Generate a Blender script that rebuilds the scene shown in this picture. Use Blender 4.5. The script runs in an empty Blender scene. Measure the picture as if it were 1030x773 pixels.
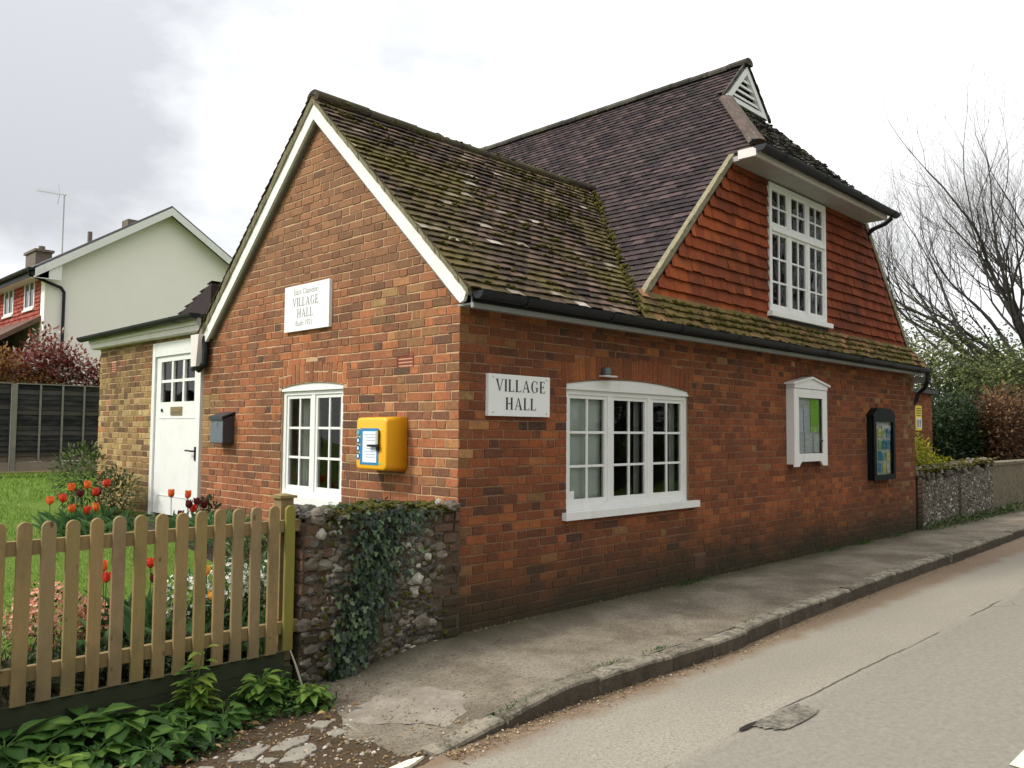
import bpy, math, random
import numpy as np
from mathutils import Vector, Matrix
random.seed(7)
C = bpy.context.scene.collection
R = random.random
def U(a, b): return a + (b - a) * R()

# ------------------------------------------------------------------ mesh builder
class MB:
    def __init__(s): s.v = []; s.f = []; s.m = []; s.r = []; s.t = []
    def pts(s, P):
        i = len(s.v); s.v.extend([tuple(p) for p in P]); return i
    def face(s, idx, m=0, r=0.5, t=0.0): s.f.append(tuple(idx)); s.m.append(m); s.r.append(r); s.t.append(t)
    def poly(s, P, m=0, r=0.5, t=0.0):
        i = s.pts(P); s.face(range(i, i + len(P)), m, r, t)
    def hexa(s, P, m=0, r=0.5, t=0.0, skip=()):
        # P: 8 pts, bottom ring 0-3, top ring 4-7
        i = s.pts(P)
        for k, q in enumerate(((0, 3, 2, 1), (4, 5, 6, 7), (0, 1, 5, 4), (1, 2, 6, 5), (2, 3, 7, 6), (3, 0, 4, 7))):
            if k not in skip: s.face([i + a for a in q], m, r, t)
    def box(s, a, b, m=0, r=0.5, t=0.0):
        x0, y0, z0 = a; x1, y1, z1 = b
        s.hexa([(x0, y0, z0), (x1, y0, z0), (x1, y1, z0), (x0, y1, z0), (x0, y0, z1), (x1, y0, z1), (x1, y1, z1), (x0, y1, z1)], m, r, t)
    def prism(s, poly2, fn, d0, d1, m=0, r=0.5, t=0.0):
        # poly2 list of (u,v); fn(u,v,d) -> point
        n = len(poly2)
        i = s.pts([fn(u, v, d0) for u, v in poly2] + [fn(u, v, d1) for u, v in poly2])
        s.face([i + k for k in range(n)][::-1], m, r, t); s.face([i + n + k for k in range(n)], m, r, t)
        for k in range(n):
            k2 = (k + 1) % n
            s.face((i + k, i + k2, i + n + k2, i + n + k), m, r, t)
    def tube(s, path, rad, sides=8, m=0, r=0.5, cap=True, t=0.0):
        P = [Vector(p) for p in path]
        if not hasattr(rad, '__len__'): rad = [rad] * len(P)
        rings = []
        ref = None
        for k, p in enumerate(P):
            if k == 0: d = P[1] - P[0]
            elif k == len(P) - 1: d = P[-1] - P[-2]
            else: d = (P[k + 1] - P[k]).normalized() + (P[k] - P[k - 1]).normalized()
            if d.length < 1e-9: d = Vector((0, 0, 1))
            d.normalize()
            if ref is None:
                ref = Vector((0, 0, 1)) if abs(d.z) < .9 else Vector((1, 0, 0))
            a = d.cross(ref).normalized() if d.cross(ref).length > 1e-6 else d.orthogonal().normalized()
            b = d.cross(a); ref = a.cross(d) if False else ref
            rings.append(s.pts([p + a * (rad[k] * math.cos(2 * math.pi * j / sides)) + b * (rad[k] * math.sin(2 * math.pi * j / sides)) for j in range(sides)]))
        for k in range(len(P) - 1):
            i, j = rings[k], rings[k + 1]
            for q in range(sides):
                q2 = (q + 1) % sides
                s.face((i + q, j + q, j + q2, i + q2), m, r, t)
        if cap:
            s.face([rings[0] + q for q in range(sides)], m, r, t); s.face([rings[-1] + q for q in range(sides)][::-1], m, r, t)
    def ico(s, c, rad, m=0, r=0.5, t=0.0, jit=.15, squash=(1, 1, 1), det=0):
        V, F = ICO[det]
        rx = [1 + U(-jit, jit) for _ in V]
        ang = U(0, 6.28); ca, sa = math.cos(ang), math.sin(ang)
        i = len(s.v)
        for (x, y, z), k in zip(V, rx):
            x, z = x * ca - z * sa, x * sa + z * ca
            s.v.append((c[0] + x * k * rad * squash[0], c[1] + y * k * rad * squash[1], c[2] + z * k * rad * squash[2]))
        for f in F: s.face((i + f[0], i + f[1], i + f[2]), m, r, t)
    def leaf(s, p, d, n, L, W, m=0, r=0.5, t=0.0, curl=.25, fold=.15):
        # shaped leaf, 8 verts / 6 faces
        p = Vector(p); d = Vector(d).normalized(); n = Vector(n)
        sd = d.cross(n)
        if sd.length < 1e-5: sd = d.orthogonal()
        sd.normalize(); n = sd.cross(d).normalized()
        def q(a, w, h): return p + d * (a * L) + sd * (w * W) + n * (h * L - curl * L * a * a)
        if L > .085:
            pr_ = ((.0, .03), (.18, .34), (.42, .5), (.66, .42), (.86, .22), (1, .02)); wv = U(-.03, .03)
            ids = [s.pts([q(a, -w, fold * w + wv * math.sin(a * 9)), q(a, -w * .5, fold * w * .35), q(a, 0, 0), q(a, w * .5, fold * w * .35), q(a, w, fold * w - wv * math.sin(a * 9))]) for a, w in pr_]
            for i, j in zip(ids, ids[1:]):
                for k in range(4): s.face((i + k, i + k + 1, j + k + 1, j + k), m, min(1, max(0, r + (.12 if k in (1, 2) else -.04))), t)
            return
        i = s.pts([q(0, 0, 0), q(.3, -.42, fold * .5), q(.3, 0, 0), q(.3, .42, fold * .5), q(.68, -.38, fold * .5), q(.68, 0, 0), q(.68, .38, fold * .5), q(1, 0, 0)])
        for f in ((0, 2, 1), (0, 3, 2), (1, 2, 5, 4), (2, 3, 6, 5), (4, 5, 7), (5, 6, 7)):
            s.face([i + a for a in f], m, r, t)
    def card(s, p, d, n, L, W, m=0, r=0.5, t=0.0):
        p = Vector(p); d = Vector(d).normalized(); sd = d.cross(Vector(n))
        if sd.length < 1e-5: sd = d.orthogonal()
        sd.normalize()
        i = s.pts([p, p + d * (L * .5) - sd * (W * .5), p + d * L, p + d * (L * .5) + sd * (W * .5)])
        s.face((i, i + 1, i + 2, i + 3), m, r, t)
    def build(s, name, mats, parent=None, smooth=False, world=True, kind=None):
        me = bpy.data.meshes.new(name)
        off = Vector((0, 0, 0))
        if world and parent is not None: off = Vector(OFF.get(parent.name, (0, 0, 0)))
        V = np.array(s.v, dtype=np.float32).reshape(-1, 3) - np.array(off, dtype=np.float32)
        me.from_pydata(V.tolist(), [], s.f)
        if not isinstance(mats, (list, tuple)): mats = [mats]
        for m in mats: me.materials.append(m)
        n = len(s.f)
        if len(mats) > 1: me.polygons.foreach_set('material_index', np.array(s.m, dtype=np.int32))
        a = me.attributes.new('rnd', 'FLOAT', 'FACE'); a.data.foreach_set('value', np.array(s.r, dtype=np.float32))
        a = me.attributes.new('tint', 'FLOAT', 'FACE'); a.data.foreach_set('value', np.array(s.t, dtype=np.float32))
        if smooth: me.polygons.foreach_set('use_smooth', np.ones(n, dtype=bool))
        me.update()
        o = bpy.data.objects.new(name, me); C.objects.link(o)
        if parent is not None: o.parent = parent; OFF[o.name] = off
        if kind: o['kind'] = kind
        return o
OFF = {}
def _ico():
    t = (1 + 5 ** .5) / 2
    V = [(-1, t, 0), (1, t, 0), (-1, -t, 0), (1, -t, 0), (0, -1, t), (0, 1, t), (0, -1, -t), (0, 1, -t), (t, 0, -1), (t, 0, 1), (-t, 0, -1), (-t, 0, 1)]
    V = [tuple(Vector(v).normalized()) for v in V]
    F = [(0, 11, 5), (0, 5, 1), (0, 1, 7), (0, 7, 10), (0, 10, 11), (1, 5, 9), (5, 11, 4), (11, 10, 2), (10, 7, 6), (7, 1, 8), (3, 9, 4), (3, 4, 2), (3, 2, 6), (3, 6, 8), (3, 8, 9), (4, 9, 5), (2, 4, 11), (6, 2, 10), (8, 6, 7), (9, 8, 1)]
    out = [(V, F)]
    V2 = list(V); F2 = []; c = {}
    def mid(a, b):
        k = (min(a, b), max(a, b))
        if k not in c: c[k] = len(V2); V2.append(tuple(((Vector(V2[a]) + Vector(V2[b])) / 2).normalized()))
        return c[k]
    for a, b, d in F:
        x, y, z = mid(a, b), mid(b, d), mid(d, a)
        F2 += [(a, x, z), (b, y, x), (d, z, y), (x, y, z)]
    out.append((V2, F2)); return out
ICO = _ico()
def thing(name, label, cat, loc=(0, 0, 0), group=None):
    o = bpy.data.objects.new(name, None); C.objects.link(o); o.location = loc; o.empty_display_size = .2
    o['label'] = label; o['category'] = cat
    if group: o['group'] = group
    OFF[o.name] = Vector(loc); return o
def tag(o, label, cat, group=None, kind=None):
    o['label'] = label; o['category'] = cat
    if group: o['group'] = group
    if kind: o['kind'] = kind
    return o
def base_at(o, loc):   # move a top-level mesh's origin to its base
    loc = Vector(loc); o.data.transform(Matrix.Translation(-loc)); o.location = loc; OFF[o.name] = loc; return o
def dup(root, loc, rz=0, scale=1, label=None, group=None, name=None):
    r = root.copy(); C.objects.link(r); r.location = loc; r.rotation_euler = (0, 0, rz); r.scale = (scale,) * 3
    if label: r['label'] = label
    if group: r['group'] = group
    for ch in list(root.children):
        c = ch.copy(); C.objects.link(c); c.parent = r
        for g in list(ch.children):
            d = g.copy(); C.objects.link(d); d.parent = c
    return r

# ------------------------------------------------------------------ materials
class N:
    def __init__(s, name, rough=.8, spec=.3, metal=0):
        s.m = bpy.data.materials.new(name); s.m.use_nodes = True; s.nt = s.m.node_tree
        s.b = s.nt.nodes['Principled BSDF']; s.b.inputs['Roughness'].default_value = rough
        s.b.inputs['Specular IOR Level'].default_value = spec; s.b.inputs['Metallic'].default_value = metal
        s._pos = None
    def n(s, t, **k):
        x = s.nt.nodes.new(t)
        for a, b in k.items(): setattr(x, a, b)
        return x
    def L(s, a, b):
        if isinstance(a, (int, float)): b.default_value = a
        elif isinstance(a, tuple): b.default_value = a if len(a) == 4 else (*a, 1)
        else: s.nt.links.new(a, b)
    def pos(s):
        if s._pos is None: s._pos = s.n('ShaderNodeNewGeometry').outputs['Position']
        return s._pos
    def obj(s): return s.n('ShaderNodeTexCoord').outputs['Object']
    def scale(s, vec, sc):
        x = s.n('ShaderNodeVectorMath', operation='MULTIPLY'); s.L(vec, x.inputs[0]); x.inputs[1].default_value = sc; return x.outputs[0]
    def noise(s, sc, det=4, rough=.55, vec=None, dist=0):
        x = s.n('ShaderNodeTexNoise'); x.inputs['Scale'].default_value = sc; x.inputs['Detail'].default_value = det
        x.inputs['Roughness'].default_value = rough; x.inputs['Distortion'].default_value = dist
        s.L(vec if vec is not None else s.pos(), x.inputs['Vector']); return x.outputs['Fac']
    def voro(s, sc, feat='F1', vec=None, out='Distance', rnd=1):
        x = s.n('ShaderNodeTexVoronoi', feature=feat); x.inputs['Scale'].default_value = sc; x.inputs['Randomness'].default_value = rnd
        s.L(vec if vec is not None else s.pos(), x.inputs['Vector']); return x.outputs[out]
    def ramp(s, f, st, interp='LINEAR'):
        x = s.n('ShaderNodeValToRGB'); x.color_ramp.interpolation = interp; e = x.color_ramp.elements
        while len(e) < len(st): e.new(.5)
        for k, (p, c) in enumerate(st):
            e[k].position = p; e[k].color = (c, c, c, 1) if isinstance(c, (int, float)) else (*c, 1)
        s.L(f, x.inputs[0]); return x.outputs[0]
    def mix(s, f, a, b, mode='MIX'):
        x = s.n('ShaderNodeMix', data_type='RGBA', blend_type=mode)
        s.L(f, x.inputs[0]); s.L(a, x.inputs[6]); s.L(b, x.inputs[7]); return x.outputs[2]
    def math(s, op, a, b=0.0, c=None, clamp=False):
        x = s.n('ShaderNodeMath', operation=op, use_clamp=clamp); s.L(a, x.inputs[0]); s.L(b, x.inputs[1])
        if c is not None: s.L(c, x.inputs[2])
        return x.outputs[0]
    def attr(s, name): return s.n('ShaderNodeAttribute', attribute_name=name).outputs['Fac']
    def sep(s, v=None):
        x = s.n('ShaderNodeSeparateXYZ'); s.L(v if v is not None else s.pos(), x.inputs[0]); return x.outputs
    def map(s, v, a, b, c=0.0, d=1.0):
        x = s.n('ShaderNodeMapRange'); s.L(v, x.inputs[0])
        for k, q in enumerate((a, b, c, d)): x.inputs[k + 1].default_value = q
        return x.outputs[0]
    def bump(s, h, st=.5, dist=.01):
        x = s.n('ShaderNodeBump'); x.inputs['Strength'].default_value = st; x.inputs['Distance'].default_value = dist
        s.L(h, x.inputs['Height']); s.L(x.outputs[0], s.b.inputs['Normal'])
    def col(s, c): s.L(c, s.b.inputs['Base Color']); return s
    def rough(s, c): s.L(c, s.b.inputs['Roughness']); return s

def simple(name, col, rough=.6, spec=.3, metal=0, var=.15, sc=6, bump=.1):
    a = N(name, rough, spec, metal)
    f = a.noise(sc, 5)
    a.col(a.mix(f, tuple(c * (1 - var) for c in col), tuple(min(1, c * (1 + var)) for c in col)))
    if bump: a.bump(a.noise(sc * 20, 3), bump, .004)
    return a.m
def brick_mat(name, pal, yellow, brown=0, light=1.0):
    a = N(name, .9, .15)
    r = a.attr('rnd'); t = a.attr('tint')
    c = a.ramp(r, pal)
    c = a.mix(t, c, a.ramp(r, yellow))
    c = a.mix(a.ramp(a.noise(13, 6, .75), [(.42, 0), (.66, .75)]), c, a.mix(.5, c, (.07, .04, .022))); c = a.mix(a.ramp(a.noise(17, 5, .75, a.scale(a.pos(), (1, 1.07, 1))), [(.56, 0), (.68, .5)]), c, a.mix(.5, c, (.62, .34, .16)))
    f = a.noise(38, 5, .7)
    c = a.mix(a.ramp(f, [(.35, 0), (.7, .75)]), c, a.mix(.55, c, (.05, .035, .03)))
    c = a.mix(a.ramp(a.noise(120, 3), [(.55, 0), (.75, .5)]), c, (.5, .38, .27))
    c = a.mix(a.ramp(a.noise(1.1, 4, .6), [(.40, 0), (.68, .75)]), c, a.mix(.62, c, (.075, .042, .026)))
    z = a.sep()[2]
    if brown:      # older, browner brick high on the gable
        c = a.mix(a.map(a.math('ADD', z, a.math('MULTIPLY', a.noise(1.2, 4), 1.0)), 2.9, 3.9, .06, brown), c, a.mix(a.attr('rnd'), (.15, .08, .05), (.36, .19, .105)))
    zz = a.math('ADD', z, a.math('MULTIPLY', a.noise(1.7, 5), .55))
    d = a.map(zz, .92, .34, 0, .93)   # damp, algae stained foot of the wall
    c = a.mix(d, c, a.mix(a.noise(6, 3), (.028, .03, .02), (.05, .042, .022)))
    a.col(c); a.bump(a.noise(90, 6, .7), .7, .004); return a.m
def mortar_mat(name, col):
    a = N(name, .95, .1)
    c = a.mix(a.noise(9, 5), tuple(x * .6 for x in col), tuple(x * 1.15 for x in col))
    z = a.sep()[2]; zz = a.math('ADD', z, a.math('MULTIPLY', a.noise(1.7, 5), .55))
    c = a.mix(a.map(zz, .92, .34, 0, .85), c, (.05, .045, .03))
    a.col(c); a.bump(a.noise(150, 4), .6, .003); return a.m
PAL_STREET = [(0, (.05, .026, .02)), (.10, (.10, .033, .019)), (.25, (.17, .045, .018)), (.5, (.245, .063, .021)), (.75, (.325, .086, .026)), (.93, (.46, .145, .036)), (1, (.34, .155, .055))]
PAL_GABLE = [(0, (.085, .052, .042)), (.08, (.16, .075, .046)), (.28, (.26, .10, .05)), (.5, (.36, .124, .054)), (.72, (.45, .148, .058)), (.92, (.55, .185, .065)), (1, (.42, .23, .11))]
PAL_YEL = [(0, (.12, .07, .04)), (.22, (.26, .16, .065)), (.45, (.4, .27, .1)), (.7, (.5, .36, .14)), (1, (.58, .44, .2))]
M = {}
M['brick_s'] = brick_mat('street_brick', PAL_STREET, PAL_YEL)
M['brick_g'] = brick_mat('gable_brick', PAL_GABLE, PAL_YEL, .72)
M['mortar_s'] = mortar_mat('street_mortar', (.30, .175, .10))
M['mortar_g'] = mortar_mat('gable_mortar', (.55, .37, .22))
def paint(name, col, wear=.25, rough=.45):
    a = N(name, rough, .4)
    f = a.noise(5, 6, .7)
    c = a.mix(a.ramp(f, [(.5, 0), (.8, wear)]), col, tuple(x * .55 for x in col))
    f2 = a.noise(2.5, 5, .6, a.scale(a.pos(), (3, 3, .6)))
    c = a.mix(a.ramp(f2, [(.55, 0), (.8, wear * .8)]), c, (.25, .26, .2))
    a.col(c); a.bump(a.noise(60, 4), .12, .003); return a.m
M['white'] = paint('white_paint', (.74, .745, .72))
M['white2'] = paint('aged_white_paint', (.68, .63, .60), .35)
M['grey_fascia'] = paint('grey_fascia_paint', (.3, .31, .31), .4)
M['greybrown'] = paint('grey_brown_paint', (.13, .115, .095), .5)
M['soffit'] = paint('soffit_paint', (.34, .33, .31), .5)
M['black'] = simple('black_gutter', (.009, .011, .015), .5, .3, var=.4)
M['dark'] = simple('dark_interior', (.02, .02, .02), .9)
M['wood_int'] = simple('interior_wall', (.18, .17, .15), .9)
def glass_mat():
    m = bpy.data.materials.new('window_glass'); m.use_nodes = True; nt = m.node_tree; nt.nodes.clear()
    o = nt.nodes.new('ShaderNodeOutputMaterial'); g = nt.nodes.new('ShaderNodeBsdfGlossy'); t = nt.nodes.new('ShaderNodeBsdfTransparent')
    g.inputs['Roughness'].default_value = .015; t.inputs[0].default_value = (.94, .96, .95, 1)
    f = nt.nodes.new('ShaderNodeFresnel'); f.inputs[0].default_value = 1.45
    mx = nt.nodes.new('ShaderNodeMixShader'); b = nt.nodes.new('ShaderNodeBump'); n = nt.nodes.new('ShaderNodeTexNoise')
    p = nt.nodes.new('ShaderNodeNewGeometry'); nt.links.new(p.outputs['Position'], n.inputs['Vector'])
    n.inputs['Scale'].default_value = 2.2; n.inputs['Detail'].default_value = 1; b.inputs['Strength'].default_value = .12; b.inputs['Distance'].default_value = .05
    nt.links.new(n.outputs['Fac'], b.inputs['Height']); nt.links.new(b.outputs[0], g.inputs['Normal'])
    nt.links.new(f.outputs[0], mx.inputs[0]); nt.links.new(t.outputs[0], mx.inputs[1]); nt.links.new(g.outputs[0], mx.inputs[2]); nt.links.new(mx.outputs[0], o.inputs[0])
    return m
M['glass'] = glass_mat()
def tile_mat(name, pal, moss=.5, moss_col=(.1, .105, .03), lich=.3, mscale=1.6, lo=.5):
    a = N(name, .9, .12)
    c = a.ramp(a.attr('rnd'), pal)
    c = a.mix(a.ramp(a.noise(45, 5, .7), [(.4, 0), (.7, .6)]), c, a.mix(.5, c, (.03, .025, .025)))
    f = a.noise(mscale, 6, .68)
    mo = a.ramp(f, [(lo, 0), (lo + .17, moss)])
    c = a.mix(mo, c, a.mix(a.noise(30, 4), moss_col, tuple(x * 2.1 for x in moss_col)))
    c = a.mix(a.ramp(a.noise(26, 4, .6), [(.63, 0), (.7, lich)]), c, (.38, .36, .3))
    a.col(c); a.bump(a.noise(70, 5, .7), .8, .006); return a.m
M['tile_small'] = tile_mat('mossy_tile', [(0, (.035, .026, .022)), (.35, (.07, .05, .04)), (.7, (.115, .078, .06)), (.93, (.16, .1, .075)), (.975, (.25, .2, .16)), (1, (.48, .43, .37))], .72, (.08, .066, .015), .3, 1.2, .44)
M['tile_main'] = tile_mat('dark_tile', [(0, (.026, .021, .023)), (.5, (.047, .035, .037)), (.85, (.07, .049, .049)), (1, (.1, .068, .064))], .25, (.06, .06, .035), .22, .8, .58)
M['tile_hip'] = tile_mat('hip_tile', [(0, (.03, .028, .026)), (1, (.1, .085, .075))], .6, (.07, .07, .05), .5, 2.0, .45)
M['tile_hung'] = tile_mat('hung_tile', [(0, (.13, .034, .017)), (.3, (.23, .052, .02)), (.65, (.32, .074, .024)), (.9, (.42, .11, .033)), (1, (.17, .055, .034))], .6, (.032, .018, .013), .1, 1.1, .46)
M['tile_skirt'] = tile_mat('skirt_tile', [(0, (.07, .04, .025)), (.6, (.18, .10, .05)), (1, (.36, .18, .09))], .8, (.085, .07, .02), .3, 2.6, .38)
M['ridge'] = tile_mat('ridge_tile_mat', [(0, (.04, .032, .028)), (1, (.09, .065, .055))], .75, (.05, .048, .018), .4, 3, .42)
M['hipcap'] = tile_mat('hip_cap_mat', [(0, (.07, .052, .046)), (1, (.13, .09, .078))], .6, (.06, .055, .042), .6, 9, .42)
M['verge'] = simple('verge_mortar', (.23, .205, .13), .95, var=.6, sc=18, bump=.8)
def moss_m():
    a = N('moss', .95, .1); a.col(a.mix(a.noise(25, 4), (.03, .034, .008), (.12, .105, .022))); a.bump(a.noise(120, 4), 1, .01); return a.m
M['moss'] = moss_m()

# ------------------------------------------------------------------ walls
BH, JH = .065, .010
def wall(name, parent, fn, strips, zr, intervals, mats, tintf=None, palf=None, thick=.22, extra=None, seed=1, rows0=0):
    """fn(u, z, d): world point, d = depth behind the face (>0 inward)."""
    random.seed(seed)
    mb = MB()
    for (u0, u1, a0, a1, b0, b1) in strips:       # mortar body: bottom z at u0,u1, top z at u0,u1
        mb.hexa([fn(u0, a0, .005), fn(u1, a1, .005), fn(u1, a1, thick), fn(u0, a0, thick), fn(u0, b0, .005), fn(u1, b1, .005), fn(u1, b1, thick), fn(u0, b0, thick)], 1, .5)
    z = zr[0]; row = rows0
    while z < zr[1]:
        wob = U(-.0015, .0015)
        for (a, b) in intervals(z + BH / 2):
            u = -.4 + (row % 2) * .169; k = 0; cuts = []
            while u < b:
                L = (.215 if k % 2 == 0 else .1025) + U(-.006, .006)
                x0, x1 = max(u, a), min(u + L, b)
                if x1 > x0: cuts.append([x0, x1])
                u += L + .010; k += 1
            if cuts: cuts[0][0] = a; cuts[-1][1] = b
            if len(cuts) > 2 and cuts[0][1] - cuts[0][0] < .05: cuts[1][0] = a; cuts.pop(0)
            if len(cuts) > 2 and cuts[-1][1] - cuts[-1][0] < .05: cuts[-2][1] = b; cuts.pop()
            for x0, x1 in cuts: brick(mb, fn, x0, x1, z + wob, z + BH + wob, tintf, palf)
        z += BH + JH; row += 1
    if extra: extra(mb, fn)
    return mb.build(name, mats, parent)
def brick(mb, fn, x0, x1, z0, z1, tintf=None, palf=None, r=None, off=None):
    j = lambda: U(-.0022, .0022)
    d = U(-.003, .001); c = .003
    x0 += j() ; x1 += j(); z0 += j() * .8; z1 += j() * .8
    xm, zm = (x0 + x1) / 2, (z0 + z1) / 2
    r = R() if r is None else r
    if palf: r = palf(xm, zm, r)
    t = tintf(xm, zm) if tintf else 0
    w = lambda: U(-.0032, .0032)
    Q = [(x0 + w(), z0 + w()), (x1 + w(), z0 + w()), (x1 + w(), z1 + w()), (x0 + w(), z1 + w())]
    P = [fn(a, b, .010) for a, b in Q] + [fn(a, b, d + .0025) for a, b in Q] + [fn(a + (c if k in (0, 3) else -c), b + (c if k < 2 else -c), d) for k, (a, b) in enumerate(Q)]
    i = mb.pts(P)
    for k in range(4):
        k2 = (k + 1) % 4
        mb.face((i + k, i + k2, i + 4 + k2, i + 4 + k), 0, r, t)
        mb.face((i + 4 + k, i + 4 + k2, i + 8 + k2, i + 8 + k), 0, r * .8, t)
    mb.face((i + 8, i + 9, i + 10, i + 11), 0, r, t)
def sub(iv, a, b):
    out = []
    for x, y in iv:
        if b <= x or a >= y: out.append((x, y)); continue
        if a > x: out.append((x, a))
        if b < y: out.append((b, y))
    return out
def soldiers(mb, fn, c, hw, arch, h, n, two=False, palf=None):
    for k in range(n):
        u0 = c - hw + 2 * hw * k / n; u1 = c - hw + 2 * hw * (k + 1) / n - .009
        um = (u0 + u1) / 2; s = (um - c) / hw * .10
        segs = [(0, h)] if R() < .5 or not two else [(0, h * .48), (h * .52, h)]
        for a, b in segs:
            z0, z1 = arch(um) + .006 + a, arch(um) + b
            r = R() * .5 + .4; d = U(-.003, .001)
            if palf: r = palf(um, z0, r)
            Q = [(u0 + s * a, z0), (u1 + s * a, z0), (u1 + s * b, z1), (u0 + s * b, z1)]
            i = mb.pts([fn(x, z, .01) for x, z in Q] + [fn(x + (um - x) * .08, z + (.003 if k2 < 2 else -.003), d) for k2, (x, z) in enumerate(Q)])
            for k2 in range(4):
                k3 = (k2 + 1) % 4; mb.face((i + k2, i + k3, i + 4 + k3, i + 4 + k2), 0, r)
            mb.face((i + 4, i + 5, i + 6, i + 7), 0, r)

hall = thing('village_hall', 'red brick village hall with mossy tiled roofs and a tile-hung upper gable beside the road', 'building')
# --- street wall, plane y = 0
Sfn = lambda u, z, d: (u, d, z)
SW = dict(x0=1.27, x1=3.23, z0=.80, zs=1.93, c=2.25, hw=.98, rise=.105)
def s_arch(x): return 1.968 + .068 * max(0, 1 - ((x - 2.25) / .98) ** 2)
def s_int(z):
    iv = [(0.0, 9.88)]
    if .80 < z < 1.965: iv = sub(iv, 1.27, 3.23)
    if 1.965 <= z < 2.27:
        if z < 2.17: iv = sub(iv, 1.20, 3.30)
        else:
            w = .98 * math.sqrt(max(0, 1 - (z - 2.17) / .085)) if z < 2.255 else 0
            if w > 0: iv = sub(iv, 2.25 - w, 2.25 + w)
    if .10 < z < .25: iv = sub(iv, 3.32, 3.56)
    return iv
strips = [(0.009, 1.27, -.3, -.3, 2.60, 2.60), (3.23, 9.88, -.3, -.3, 2.60, 2.60), (1.27, 3.23, -.3, -.3, .80, .80)]
xs = [1.27 + 1.96 * k / 12 for k in range(13)]
strips += [(xs[k], xs[k + 1], s_arch(xs[k]), s_arch(xs[k + 1]), 2.60, 2.60) for k in range(12)]
def s_pal(u, z, r):
    if R() > .22: r = .5 + (r - .5) * .75
    if u > 8.95: r = r * .5 + .15        # old darker pier
    if z < .3: r = r * .7
    if 3.2 < u < 8.5 and .3 < z < 1.7: r = r * .75 + .2
    return r
def s_tint(u, z):
    if u > 9.3 and R() < .35: return .6
    if u < .3 and R() < .25: return U(.1, .35)
    if R() < .012: return .5
    return 0.0
wall('street_wall', hall, Sfn, strips, (-.17, 2.56), s_int, [M['brick_s'], M['mortar_s']], s_tint, s_pal,
     extra=lambda mb, fn: soldiers(mb, fn, 2.25, 1.04, s_arch, .215, 26, False, None), seed=3)
# --- gable wall, plane x = 0, u = y
Gfn = lambda u, z, d: (d, u, z)
def g_top(y): return 4.66 - abs(y - 2.06) * .952
def g_arch(y): return 1.948 + .04 * max(0, 1 - ((y - 2.11) / .54) ** 2)
def g_int(z):
    hw = (4.60 - z) / .952
    a, b = max(0.0, 2.06 - hw), min(4.36, 2.06 + hw)
    if b - a < .05: return []
    iv = [(a, b)]
    if .86 < z < 1.945: iv = sub(iv, 1.57, 2.65)
    if 1.945 <= z < 2.10: iv = sub(iv, 1.51, 2.71)
    elif 2.10 <= z < 2.2:
        w = .585 * math.sqrt(max(0, 1 - (z - 2.115) / .075)) if z < 2.19 else 0
        if w > 0: iv = sub(iv, 2.11 - min(w, .6), 2.11 + min(w, .6))
    if 2.05 < z < 2.18: iv = sub(iv, .56, .79)
    return iv
strips = [(0.009, 1.57, -.3, -.3, g_top(0), g_top(1.57)), (2.65, 4.36, -.3, -.3, g_top(2.65), g_top(4.36)), (1.57, 2.65, -.3, -.3, .86, .86)]
ys = [1.57, 1.75, 1.9, 2.06, 2.11, 2.3, 2.48, 2.65]
strips += [(ys[k], ys[k + 1], g_arch(ys[k]), g_arch(ys[k + 1]), g_top(ys[k]), g_top(ys[k + 1])) for k in range(7)]
def g_pal(u, z, r):
    if R() > .25: r = .5 + (r - .5) * .75
    if z > 2.9: r = r * .55 + .12
    elif u > 2.7: r = r * .85 + .12
    if R() < .012: r = .03
    return r
def g_tint(u, z):
    if 3.95 < u and 1.35 < z < 1.95: return U(.6, 1)
    if .9 < u < 1.2 and 2.45 < z < 2.75: return U(.3, .9)
    if R() < .015: return U(.3, .6)
    if z > 2.9: return U(0, .25)
    if u < .9 and R() < .25: return U(.1, .45)
    return 0.0
wall('gable_wall', hall, lambda u, z, d: (d if d > .005 or u > .02 else d, u, z), strips, (-.17, 4.6), g_int, [M['brick_g'], M['mortar_g']], g_tint, g_pal,
     extra=lambda mb, fn: soldiers(mb, fn, 2.11, .585, g_arch, .2, 15, True, None), seed=5, rows0=1)
# --- annex wall (yellow stock brick)
def a_int(z):
    iv = [(4.36, 7.62)]
    if z < 2.60: iv = sub(iv, 4.36, 5.80)
    if 2.28 < z < 2.43: iv = sub(iv, 7.02, 7.22)
    return iv
strips = [(5.80, 7.62, .2, .2, 2.64, 2.64), (4.36, 5.80, 2.60, 2.60, 2.64, 2.64)]
wall('annex_wall', hall, lambda u, z, d: (d + .004, u, z), strips, (.28, 2.62), a_int, [M['brick_g'], M['mortar_g']], lambda u, z: 1.0 if R() > .06 else .2, lambda u, z, r: (r * .6 if z > 1.9 else r), seed=9)
# --- plain rear shell
mb = MB()
mb.box((9.66, .22, -.3), (9.88, 9.5, 2.6)); mb.box((3.2, 9.3, -.3), (9.66, 9.5, 2.6)); mb.box((.03, 7.38, .2), (3.0, 7.60, 2.64))
mb.box((3.0, 4.14, -.3), (3.2, 9.3, 2.6)); mb.box((.22, 4.16, .0), (3.0, 4.34, 2.64))
mb.prism([(9.3, 2.6), (2.3, 2.6), (5.95, 6.3)][::-1], lambda u, v, d: (u, d, v), 9.3, 9.5)
mb.build('rear_wall', M['brick_s'], hall)
mb = MB(); mb.box((.22, .22, -.1), (9.66, 9.3, .02)); mb.build('floor_slab', M['wood_int'], hall)
mb = MB(); mb.box((.22, .22, 2.45), (4.6, 4.16, 2.5)); mb.box((.22, 4.34, 2.5), (3.0, 7.37, 2.55)); mb.build('ceiling', M['wood_int'], hall)
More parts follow.
